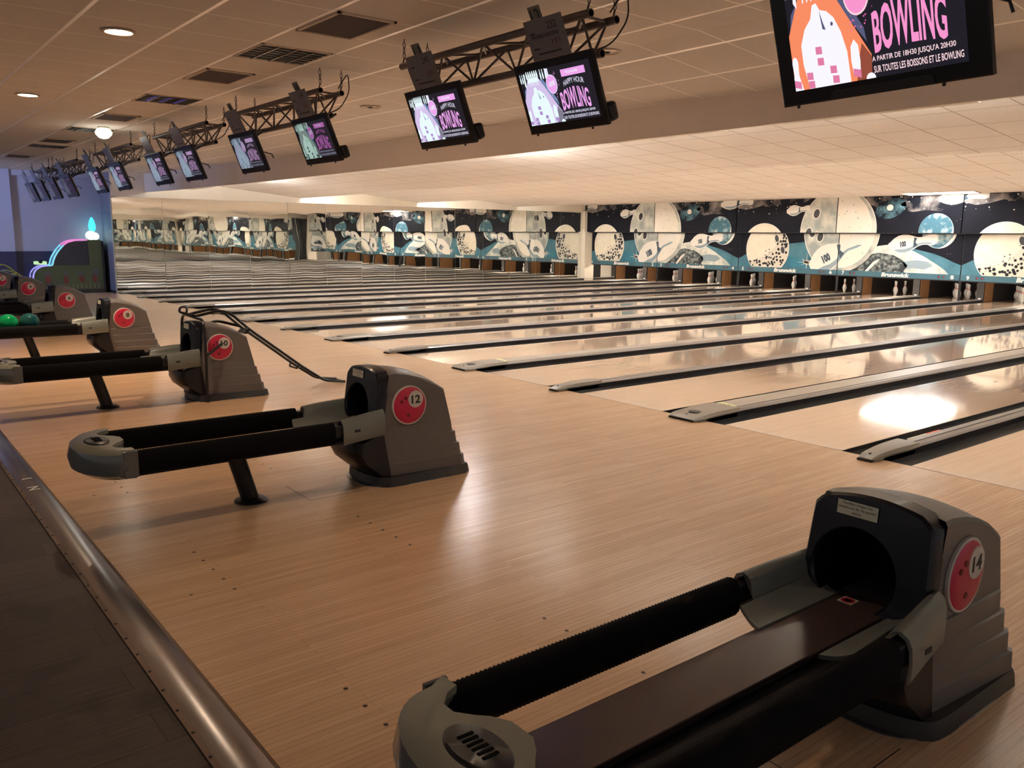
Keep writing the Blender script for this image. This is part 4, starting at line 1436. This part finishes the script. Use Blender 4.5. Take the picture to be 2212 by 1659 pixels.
# ------------------------------------------------------------------ ball ramps made of bent tube
def arc_pts(pts, r=0.05, n=5):
    """round the corners of a polyline"""
    P = [Vector(p) for p in pts]
    out = [P[0]]
    for i in range(1, len(P)-1):
        a, b, c = P[i-1], P[i], P[i+1]
        d = min(r, (a-b).length*0.45, (c-b).length*0.45)
        s0 = b+(a-b).normalized()*d; s1 = b+(c-b).normalized()*d
        for k in range(n+1):
            t = k/n
            out.append((s0*(1-t)+b*t)*(1-t)+(b*(1-t)+s1*t)*t)
    out.append(P[-1])
    return out

def make_ramp(mt, label, x, y=0.0):
    t = thing('ball_ramp', label, 'ball ramp', (x, y, 0), 'tube ball ramps')
    R = 0.0135
    m = MB()
    m.tube(arc_pts([(0.27, -3.118, 0.0), (0.30, -3.118, 0.47), (0.275, -3.118, 0.755), (-0.33, -3.118, 0.765), (-0.40, -3.118, 0.45), (-0.36, -3.118, 0.0)], 0.09), R, mt, 8)
    m.build('leg_frame', t, smooth=True)
    for s, xx in ((0, 0.06), (1, -0.145)):
        m = MB()
        m.tube(arc_pts([(xx, -3.12, 0.772), (xx, -2.90, 0.815), (xx, -2.80, 0.79), (xx, -2.62, 0.625), (xx, -2.09, 0.215), (xx, -1.85, 0.050), (xx, -1.62, 0.018)], 0.06), R, mt, 8)
        m.build('rail', t, smooth=True)
    m = MB()
    m.tube(arc_pts([(0.06, -3.12, 0.775), (0.06, -3.20, 0.80), (0.06, -3.19, 0.84), (-0.045, -3.17, 0.86), (-0.145, -3.19, 0.84), (-0.145, -3.20, 0.80), (-0.145, -3.12, 0.775)], 0.04), R*0.8, mt, 8)
    m.build('stop_loop', t, smooth=True)
    m = MB()
    m.tube(arc_pts([(0.295, -3.118, 0.43), (0.16, -2.80, 0.60), (0.06, -2.63, 0.635)], 0.05), R, mt, 8)
    m.tube(arc_pts([(-0.40, -3.118, 0.45), (-0.25, -2.85, 0.70), (-0.145, -2.63, 0.635)], 0.08), R, mt, 8)
    m.build('brace', t, smooth=True)
    m = MB()
    for yy, zz in ((-2.62, 0.620), (-2.12, 0.235), (-1.64, 0.020)):
        m.tube(arc_pts([(0.06, yy, zz), (0.05, yy-0.02, zz-0.035), (-0.135, yy-0.02, zz-0.035), (-0.145, yy, zz)], 0.02) if zz > 0.1 else [(0.06, yy, zz), (-0.145, yy, zz)], R*0.75, mt, 8)
    m.build('cross_tube', t, smooth=True)
    return t
make_ramp(M['ramp'], 'black tube ball ramp standing over ball return 10, sloping to the floor', div_x(9))
make_ramp(M['ramp_y'], 'pale yellow-green tube ball ramp standing over ball return 2', div_x(1))

# ------------------------------------------------------------------ trusses, screens, score sheets
def make_truss(L):
    t = thing('truss', 'x', 'truss')
    A = [(-2.10, 2.800), (-1.89, 2.795), (-2.0, 2.590)]
    r = 0.0245
    nm = ['front_chord', 'rear_chord', 'lower_chord']
    for (y, z), n_ in zip(A, nm):
        m = MB()
        k = 16
        rings = []
        for rad, x in ((r*0.8, -L/2+0.05), (r*0.8, -L/2), (r, -L/2), (r, L/2), (r*0.8, L/2), (r*0.8, L/2-0.05)):
            rings.append([(x, y+rad*cos(2*pi*q/k), z+rad*sin(2*pi*q/k)) for q in range(k)])
        m.loft(rings[1:5], M['truss'], False, False)
        m.loft(rings[:2], M['tube_in'], True, False)
        m.loft(rings[4:], M['tube_in'], False, True)
        m.build('chord', t, smooth=True, ang=40)
    m = MB()
    step = 0.52
    n = int(round((L-0.16)/step))
    step = (L-0.16)/n
    x0 = -L/2+0.08
    for a, b in ((0, 2), (1, 2), (0, 1)):
        ya, za = A[a]; yb, zb = A[b]
        for k in range(n):
            xa = x0+step*k
            m.tube([(xa, ya, za), (xa+step/2, yb, zb)], 0.0085, M['truss'], 6)
            m.tube([(xa+step/2, yb, zb), (xa+step, ya, za)], 0.0085, M['truss'], 6)
        for xe in (x0, x0+L-0.16):
            m.tube([(xe, ya, za), (xe, yb, zb)], 0.0085, M['truss'], 6)
    m.build('lattice', t, smooth=True)
    for xe in (-L/2+0.02, L/2-0.03):
        for (y, z) in A[:2]:
            m = MB()
            m.tube([(xe, y, z+0.02), (xe, y+0.012, z+0.062)], 0.006, M['chain'], 6)
            zz = z+0.060
            k = 0
            while zz < ZC-0.05:
                pts = []
                for q in range(10):
                    a = 2*pi*q/10
                    u, w = 0.010*cos(a), 0.024*sin(a)
                    pts.append((xe+(u if k % 2 else 0), y+0.012+(0 if k % 2 else u), zz+0.02+w))
                m.tube(pts, 0.0032, M['chain'], 5, closed=True)
                zz += 0.038
                k += 1
            m.tube([(xe, y+0.012, zz), (xe, y+0.012, ZC)], 0.004, M['chain'], 6)
            m.build('hanging_chain', t, smooth=True)
    m = MB()
    m.tube(arc_pts([(L/2-0.05, -1.90, 2.84), (L/2+0.03, -1.84, 2.98), (L/2+0.05, -1.84, 2.80), (L/2-0.02, -1.90, 2.66), (L/2-0.12, -2.02, 2.60), (L/2-0.3, -2.08, 2.56)], 0.06), 0.005, M['ink'], 6)
    m.build('cable', t, smooth=True)
    return t

def scr_mats(key, g):
    """g scales brightness; returns material dict"""
    pal = {  # same advert; each palette bakes in the viewing-angle tint and dimming
     'warm': dict(lane=(0.95, 0.26, 0.12), lane2=(0.30, 0.07, 0.04), pin=(0.95, 0.93, 1.0), pink=(0.86, 0.15, 0.42), pink2=(0.95, 0.30, 0.62), txt=(1.0, 0.72, 0.76), stripe=(0.75, 0.20, 0.38), blu=(0.09, 0.10, 0.20)),
     'lilac': dict(lane=(0.66, 0.54, 0.82), lane2=(0.22, 0.20, 0.28), pin=(0.82, 0.96, 0.98), pink=(0.83, 0.36, 0.80), pink2=(0.85, 0.38, 0.84), txt=(0.80, 0.78, 0.95), stripe=(0.40, 0.26, 0.58), blu=(0.16, 0.24, 0.42)),
     'green': dict(lane=(0.17, 0.22, 0.20), lane2=(0.07, 0.09, 0.10), pin=(0.34, 0.50, 0.44), pink=(0.34, 0.08, 0.30), pink2=(0.36, 0.10, 0.34), txt=(0.26, 0.27, 0.36), stripe=(0.03, 0.05, 0.06), blu=(0.05, 0.12, 0.17)),
     'mauve': dict(lane=(0.34, 0.35, 0.48), lane2=(0.12, 0.11, 0.16), pin=(0.33, 0.44, 0.55), pink=(0.55, 0.38, 0.62), pink2=(0.50, 0.30, 0.55), txt=(0.30, 0.30, 0.42), stripe=(0.15, 0.18, 0.25), blu=(0.08, 0.14, 0.22)),
     'dim': dict(lane=(0.060, 0.055, 0.095), lane2=(0.03, 0.03, 0.045), pin=(0.085, 0.085, 0.12), pink=(0.07, 0.03, 0.09), pink2=(0.06, 0.03, 0.08), txt=(0.05, 0.05, 0.08), stripe=(0.03, 0.03, 0.05), blu=(0.03, 0.035, 0.07))}[key]
    d = {k: emis('screen_%s_%s' % (key, k), tuple(c for c in v), g) for k, v in pal.items()}
    d['bg'] = emis('screen_%s_bg' % key, {'dim': (0.012, 0.010, 0.018)}.get(key, (0.008, 0.008, 0.016)), 1.0)
    return d
SM = {k: scr_mats(k, g) for k, g in (('warm', 1.0), ('lilac', 1.0), ('green', 1.0), ('mauve', 0.75), ('dim', 1.0))}

def screen_art(m, fn, d, fine=True):
    """fn(s, t, layer): s right 0..1, t up 0..1"""
    def P(pts, k, l):
        if l in (5, 6) or k == 'lane': pts = [(a, b*1.07) for a, b in pts]
        pts = clip(list(pts), 0, 1, 0, 1)
        if len(pts) > 2: m.poly([fn(a, b, l) for a, b in pts], d[k])
    Y = lambda t: t*1.07
    def E(cx, cy, rx, ry, k, l, n=24, rot=0.0):
        P([(cx+rx*cos(2*pi*q/n)*cos(rot)-ry*sin(2*pi*q/n)*sin(rot), cy+rx*cos(2*pi*q/n)*sin(rot)+ry*sin(2*pi*q/n)*cos(rot)) for q in range(n)], k, l)
    P([(0, 0), (1, 0), (1, 1), (0, 1)], 'bg', 0)
    P([(0.0, 0.42), (0.03, 0.66), (0.10, 0.80), (0.10, 0.60), (0.0, 0.30)], 'blu', 1)
    P([(0.26, 0.82), (0.33, 0.82), (0.47, 0.42), (0.48, 0.30)], 'blu', 1)
    P([(0.115, 0.82), (0.265, 0.82), (0.50, 0.18), (0.49, 0.0), (0.0, 0.0), (0.0, 0.45)], 'lane', 2)
    P([(0.50, 0.18), (0.49, 0.0), (0.40, 0.0), (0.43, 0.20), (0.45, 0.30)], 'lane2', 3)
    P([(0.118, 0.875), (0.262, 0.875), (0.275, 0.80), (0.10, 0.80)], 'pin', 3)
    def pin(cx, b, h, w, l, stripes=True):
        pr = [(0, .55), (.12, .85), (.30, 1.0), (.45, .92), (.60, .60), (.70, .42), (.80, .45), (.90, .50), (.97, .35), (1.0, 0.0)]
        P([(cx+w*q, b+h*t) for t, q in pr]+[(cx-w*q, b+h*t) for t, q in reversed(pr)], 'pin', l)
    for k in range(6):
        pin(0.113+0.030*k, 0.855, 0.19, 0.0125, 4)
        if fine: pin(0.120+0.027*k, 0.85, -0.12, 0.008, 4)
    for cx in (0.012, 0.042): pin(cx, 0.80, 0.17, 0.009, 4)
    P([(0.075, 0.70), (0.085, 0.97), (0.065, 0.97), (0.055, 0.75)], 'pin', 3)
    for cx in (0.315, 0.35, 0.39): pin(cx, 0.82, 0.2, 0.010, 4)
    P([(0.375, 0.82), (0.43, 0.80), (0.43, 0.99), (0.385, 0.99)], 'txt', 3)
    # group of large pins
    P([(0.10, 0.0), (0.075, 0.20), (0.075, 0.36), (0.11, 0.48), (0.155, 0.55), (0.175, 0.65), (0.20, 0.66), (0.22, 0.60), (0.26, 0.58), (0.30, 0.52), (0.335, 0.40), (0.36, 0.24), (0.365, 0.0)], 'pin', 5)
    P([(0.215, 0.60), (0.225, 0.45), (0.245, 0.44), (0.232, 0.50)], 'blu', 6)
    E(0.285, 0.475, 0.008, 0.016, 'blu', 6)
    pin(0.02, -0.22, 0.50, 0.040, 5)
    P([(0.385, 0.05), (0.378, 0.16), (0.382, 0.27), (0.405, 0.32), (0.428, 0.27), (0.432, 0.15), (0.425, 0.02)], 'pin', 5)
    E(0.485, 0.0, 0.028, 0.045, 'pin', 5)
    for cx, cy in ((0.185, 0.29), (0.19, 0.20), (0.265, 0.12), (0.275, 0.04), (0.11, 0.10), (0.115, 0.03)):
        P([(cx-0.02, cy-0.025), (cx+0.02, cy-0.03), (cx+0.02, cy+0.03), (cx-0.02, cy+0.035)], 'stripe', 6)
    P([(0.385, 0.04), (0.43, 0.02), (0.43, 0.08), (0.385, 0.10)], 'stripe', 6)
    P([(0.0, 0.03), (0.045, 0.01), (0.045, 0.07), (0.0, 0.09)], 'stripe', 6)
    # badge
    if fine:
        random.seed(5)
        for k in range(40):
            a = random.uniform(-1.9, 0.9); rr = random.uniform(1.0, 1.7)
            r = random.uniform(0.002, 0.006)
            E(0.425+0.075*rr*cos(a), 0.70+0.17*rr*sin(a), r, r*1.6, 'pink', 4, 5)
    E(0.445, 0.70, 0.076, 0.175, 'txt', 7)
    E(0.445, 0.70, 0.069, 0.160, 'pink2', 8)
    put_text(m, '-50%', lambda a, b: fn(0.395+a*0.100, 0.650+b*0.090+a*0.03, 9), d['pin'], 0.02)
    # right-hand panel
    P([(0.600, 0.79), (0.925, 0.79), (0.925, 0.915), (0.600, 0.915)], 'pink2', 2)
    put_text(m, 'TOUS LES SOIRS', lambda a, b: fn(0.66+a*0.17, 0.835+b*0.04, 3), d['pin'], 0.02)
    def arch(a, s0, s1, h): return h*(1-((2*a-1)**2))
    put_text(m, 'HAPPY HOUR', lambda a, b: fn(0.605+a*0.275, 0.615+b*0.095+arch(a, 0, 1, 0.045), 3), d['txt'] if fine else d['pink'], 0.0)
    put_text(m, 'BOWLING', lambda a, b: fn(0.52+a*0.39, 0.19+b*0.325+arch(a, 0, 1, 0.085)*(0.35+0.65*b), 3), d['pink2'], 0.025)
    put_text(m, "A PARTIR DE 18H30 JUSQU'A 20H30", lambda a, b: fn(0.50+a*0.445, 0.118+b*0.056, 3), d['txt'], 0.012)
    put_text(m, 'SUR TOUTES LES BOISSONS ET LE BOWLING', lambda a, b: fn(0.505+a*0.475, 0.038+b*0.056, 3), d['txt'], 0.012)

TVY, TVZ, TILT = -2.18, 2.355, 0.375
def make_tv(w, h, tilt, pal, bez=(0.035, 0.035, 0.055, 0.045), fine=True, stand=True, bar=False):
    root = thing('hanging_screen', 'x', 'screen')
    R = Vector((1, 0, 0)); Nn = Vector((0, -cos(tilt), -sin(tilt))); Uu = Vector((0, -sin(tilt), cos(tilt)))
    def pt(a, b, d): return Vector((0, 0, 0)) + R*a + Uu*b + Nn*d
    m = MB()
    # body: front slab then tapered back
    def ring(sx, sy, d, dy=0.0):
        return [pt(-w/2*sx, -h/2*sy+dy, d), pt(w/2*sx, -h/2*sy+dy, d), pt(w/2*sx, h/2*sy+dy, d), pt(-w/2*sx, h/2*sy+dy, d)]
    m.loft([ring(0.62, 0.62, -0.075), ring(0.72, 0.75, -0.062), ring(0.98, 0.97, -0.03), ring(1.0, 1.0, -0.022), ring(1.0, 1.0, 0.0), ring(0.985, 0.98, 0.004)], M['tv'])
    b = m.build('casing', root)
    m = MB()
    l, r_, bt, tp = bez
    fn = lambda s, t, k: pt(-w/2+l+s*(w-l-r_), -h/2+bt+t*(h-bt-tp), 0.0045+0.00035*k)
    screen_art(m, fn, SM[pal], fine)
    m.build('display', root)
    m = MB()   # bracket at the back that clamps to the truss
    m.obox(pt(-0.02, 0.04, -0.09), R, Uu, Nn, 0.05, 0.13, 0.02, M['tv'])
    m.tube([pt(-0.02, 0.12, -0.09), Vector((-0.02, 0.10, 0.225))], 0.014, M['tv'], 8)
    if bar: m.tube([Vector((-0.02, 0.10, 0.225)), Vector((-0.05, 0.26, 0.395))], 0.014, M['tv'], 8)
    else: m.tube([pt(0.05, 0.12, -0.09), Vector((0.05, 0.18, 0.235))], 0.010, M['tv'], 8)
    m.build('mount', root)
    if stand:
        m = MB()
        m.obox(pt(w/2-0.13, -h/2+0.06, -0.07), R, Uu, Nn, 0.13, 0.055, 0.035, M['tv'])
        m.build('rear_box', root, bevel=0.02)
    else:
        m = MB()
        m.tube([pt(w/2-0.04, -0.03, -0.05), pt(w/2+0.02, -0.07, -0.09), pt(w/2+0.03, -0.11, -0.09)], 0.006, M['tv'], 6)
        m.build('rear_cable', root)
    m = MB()
    for sx in (-0.42, 0.30):
        m.sphere(pt(w*sx, -h/2-0.006, -0.005), 0.008, M['tv'], 6)
    m.build('screw_foot', root)
    if bar:
        m = MB()
        pl = [(-0.22, -h/2+0.004), (0.26, -h/2+0.004), (0.25, -h/2+0.034), (0.235, -h/2+0.040), (-0.19, -h/2+0.040), (-0.21, -h/2+0.03)]
        m.prism(pl, lambda a, b2, d: pt(a, b2, d), 0.003, 0.009, M['tv_trim'])
        m.build('control_bar', root, bevel=0.002)
    return root

TVX = {12: 18.690, 11: 17.40, 10: 15.41, 9: 13.80, 8: 11.92, 7: 10.66, 6: 8.66, 5: 7.28, 4: 5.09, 3: 3.69, 2: 2.50, 1: 1.45}
PAL = {12: 'lilac', 11: 'lilac', 10: 'green', 9: 'mauve', 8: 'mauve', 7: 'mauve', 6: 'mauve', 5: 'mauve', 4: 'dim', 3: 'dim', 2: 'dim', 1: 'dim'}
YAWS = {4: 0.05, 3: 0.04, 2: 0.03, 1: 0.03}
for n_, x in TVX.items():
    tv = make_tv(0.69, 0.42, TILT, PAL[n_], fine=n_ > 10, stand=n_ % 2 == 0 and n_ > 9 or n_ == 11)
    tv.location = (x, TVY-0.01, TVZ)
    tv.rotation_euler = (0, 0, YAWS.get(n_, 0.0))
    desc = {12: 'bright', 11: 'bright', 10: 'greenish', 9: 'bluish', 8: 'mauve', 7: 'mauve', 6: 'mauve', 5: 'mauve', 4: 'dim', 3: 'dim', 2: 'dim', 1: 'dim'}[n_]
    tv['label'] = '%s black-framed screen with bowling advert, hanging over lane %d' % (desc, n_)
    tv['group'] = 'screens hanging from the trusses'
tv = make_tv(0.95, 0.60, 0.30, 'warm', bez=(0.082, 0.082, 0.062, 0.065), stand=False, bar=True)
tv.location = (20.724, -2.369, 2.397)
tv.rotation_euler = (0, 0, -0.132)
tv['label'] = 'largest screen with orange and pink advert, cut by the top right frame edge'
tv['group'] = 'screens hanging from the trusses'

for k in range(7):
    a, b = 2*k+1, 2*k+2
    if k < 6: xc = (TVX[a]+TVX[b])/2; L = TVX[b]-TVX[a]+0.86
    else: xc, L = 21.45, 2.1
    if k == 5: xc, L = 17.80, 2.10
    if k == 4: xc, L = 14.30, 2.10
    t = make_truss(L)
    t.location = (xc, 0, 0)
    t['label'] = 'triangular metal truss on chains holding the screens of lanes %d and %d' % (a, b)
    t['group'] = 'screen trusses under the ceiling'

def make_sheet(n_, fine):
    root = thing('score_sheet', 'x', 'paper sheet')
    R = Vector((1, 0, 0)); ti = 0.42
    Nn = Vector((0, -cos(ti), -sin(ti))); Uu = Vector((0, -sin(ti), cos(ti)))
    w, h = 0.325, 0.225
    def pt(a, b, d): return R*a + Uu*b + Nn*d
    m = MB()
    m.loft([[pt(-w/2, -h/2, d), pt(w/2, -h/2, d), pt(w/2, h/2, d), pt(-w/2, h/2, d)] for d in (-0.008, 0.0)], M['paper'])
    def tx(t, x0, x1, z0, z1, mt):
        put_text(m, t, lambda a, b: pt(x0+a*(x1-x0), z0+b*(z1-z0), 0.0015), mt, 0.01)
    P = {12: ('232', 'BRUNELLI ANTOINE', '191', 'AURELIEN MARGUERITE'), 11: ('245', 'Nicolas  Pierre', '200', 'Sylvie  Bernard'), 10: ('247', 'Laurent', '180', '')}.get(n_, ('', '', '', ''))
    if n_ == 12: P = ('232', 'BRUNELLI ANTOINE', '191', '')
    if n_ in (11, 10): P = (P[0], '', P[2], '')
    if P[0]: tx(P[0], 0.03, 0.11, 0.045, 0.085, M['paper_ink'])
    if P[1]: tx(P[1], -0.12, 0.11, 0.005, 0.028, M['paper_ink'])
    if P[2]: tx(P[2], 0.04, 0.11, -0.04, -0.010, M['paper_red'])
    for (x0, x1, z) in ((-0.13, -0.09, 0.03), (-0.13, -0.08, -0.055), (-0.10, 0.10, -0.085)):
        m.loft([[pt(x0, z, d), pt(x1, z, d), pt(x1, z+0.010, d), pt(x0, z+0.010, d)] for d in (0.0, 0.001)], M['paper_ink'])
    m.build('sleeve', root)
    return root, pt
for n_, x in list(TVX.items()) + [(13, 20.6)]:
    if n_ == 13: continue
    r, pt = make_sheet(n_, n_ > 9)
    r.location = (x-0.01+(0.03 if n_ == 12 else 0), -2.315, 2.655)
    r['label'] = 'grey printed score sheet in a sleeve above the screen of lane %d' % n_
    r['group'] = 'score sheets on the trusses'
    c = thing('number_card', 'small upright card with number %d above the score sheet of that lane' % n_, 'number card', (x-0.075, -2.290, 2.738), 'number cards on the trusses')
    m = MB()
    ti = 0.5
    Nn = Vector((0, -cos(ti), -sin(ti))); Uu = Vector((0, -sin(ti), cos(ti))); R = Vector((1, 0, 0))
    f2 = lambda a, b, d: R*a+Uu*b+Nn*d
    wc, hc2 = 0.105, 0.115
    m.loft([[f2(-wc/2, -0.03, d), f2(wc/2, -0.03, d), f2(wc/2, hc2, d), f2(-wc/2, hc2, d)] for d in (-0.003, 0.0)], M['card'])
    m.build('card', c)
    m = MB()
    w2 = 0.045 if n_ < 10 else 0.080
    put_text(m, str(n_), lambda a, b: f2(-w2/2+a*w2, 0.008+b*0.092, 0.002), M['ink'], 0.0)
    m.build('numeral', c)

# ------------------------------------------------------------------ arcade machine by the wall
arc = thing('arcade_machine', 'green arcade ball game with neon edges against the blue wall', 'arcade machine', (0, 0, 0))
xf, xb = -0.92, -1.34
body = [(-0.36, 0.10), (-0.36, 1.33), (-0.66, 1.33), (-0.66, 0.70), (-1.50, 0.70), (-1.58, 0.69), (-1.72, 0.67), (-1.86, 0.60), (-1.93, 0.50), (-1.94, 0.35), (-1.90, 0.22), (-1.90, 0.10)]
m = MB(); m.prism(body, lambda a, b, d: (d, a, b), xb, xf, M['arc_green']); m.build('cabinet', arc)
win = [(-0.66, 1.30), (-0.95, 1.295), (-1.12, 1.25), (-1.28, 1.13), (-1.38, 0.98), (-1.45, 0.80), (-1.48, 0.70), (-0.66, 0.70)]
m = MB(); m.prism(win, lambda a, b, d: (d, a, b), xb+0.03, xf-0.02, M['arc_glass']); m.build('window', arc)
m = MB(); m.box(xb, xf+0.01, -1.88, -0.34, 0.0, 0.10, M['arc_dark']); m.box(xb-0.05, xf-0.02, -0.36, -0.30, 0, 1.30, M['arc_dark']); m.build('plinth', arc)
for xx in (xf, xb):
    m = MB()
    m.tube(arc_pts([(xx, -0.68, 1.33), (xx, -0.95, 1.325), (xx, -1.12, 1.275), (xx, -1.22, 1.20)], 0.08), 0.018, M['neon_pink'], 8)
    m.tube(arc_pts([(xx, -1.22, 1.20), (xx, -1.36, 1.04), (xx, -1.46, 0.86), (xx, -1.50, 0.70), (xx, -1.60, 0.70)], 0.08), 0.018, M['neon_cyan'], 8)
    m.tube(arc_pts([(xx, -1.60, 0.70), (xx, -1.76, 0.68), (xx, -1.90, 0.58), (xx, -1.95, 0.42), (xx, -1.91, 0.15)], 0.1), 0.018, M['neon_violet'], 8)
    m.build('neon_edge', arc, smooth=True)
m = MB()
m.box(-1.26, -1.02, -1.86, -1.60, 0.72, 0.80, M['glow_yellow'])
m.sphere((-1.02, -1.74, 0.80), 0.05, M['arc_dark'], 8)
m.build('control_panel', arc, bevel=0.02)
m = MB()
m.sphere((-1.10, -0.54, 1.44), 0.125, M['glow_white'], 12, sz=0.9)
m.sphere((-1.10, -0.44, 1.42), 0.09, M['glow_white'], 10)
m.build('glowing_orb', arc, smooth=True)
m = MB()
m.lathe([(0.03, 1.52), (0.075, 1.58), (0.085, 1.68), (0.06, 1.80), (0.025, 1.88), (0.0, 1.90)], (-1.10, -0.50, 0), M['glow_cyan'], 14)
m.build('glowing_topper', arc, smooth=True)
m = MB()   # plain abstract patches of the side print
for cy, cz, sx, sz, mt in ((-1.62, 0.36, 0.07, 0.11, 'arc_red'), (-1.62, 0.50, 0.07, 0.05, 'arc_grey'), (-1.22, 0.34, 0.06, 0.11, 'arc_red'), (-1.22, 0.51, 0.065, 0.06, 'arc_grey'), (-0.86, 0.36, 0.07, 0.09, 'arc_red'), (-0.88, 0.48, 0.06, 0.05, 'arc_grey'), (-0.56, 0.36, 0.06, 0.10, 'arc_red'), (-0.53, 0.53, 0.07, 0.07, 'arc_grey')):
    m.poly([(xf+0.003, cy+sx*cos(2*pi*q/16), cz+sz*sin(2*pi*q/16)) for q in range(16)], M[mt])
for k in range(14):
    yy = -1.80+k*0.10
    m.poly([(xf+0.003, yy, 0.12), (xf+0.003, yy+0.05, 0.12), (xf+0.003, yy+0.05, 0.22), (xf+0.003, yy+0.025, 0.25), (xf+0.003, yy, 0.22)], M['arc_tan'])
m.build('side_print', arc)
# switch on the slate wall
m = MB(); m.box(-0.62, -0.58, -0.196, -0.19, 1.52, 1.58, M['white_print'])
tag(m.build('wall_switch'), 'tiny white switch on the slate wall beside the arcade machine', 'switch')

# unseen blue light added to tint the arcade wall, left of the frame
ld = bpy.data.lights.new('added_blue_fill', 'AREA')
ld.energy = 95; ld.color = (0.40, 0.55, 1.0); ld.size = 0.5
lo = bpy.data.objects.new('added_blue_fill', ld); C.objects.link(lo)
lo.location = (0.8, -4.6, 2.9)
lo.rotation_euler = (Vector((-1.4, -1.2, 1.6))-Vector(lo.location)).to_track_quat('-Z', 'Y').to_euler()
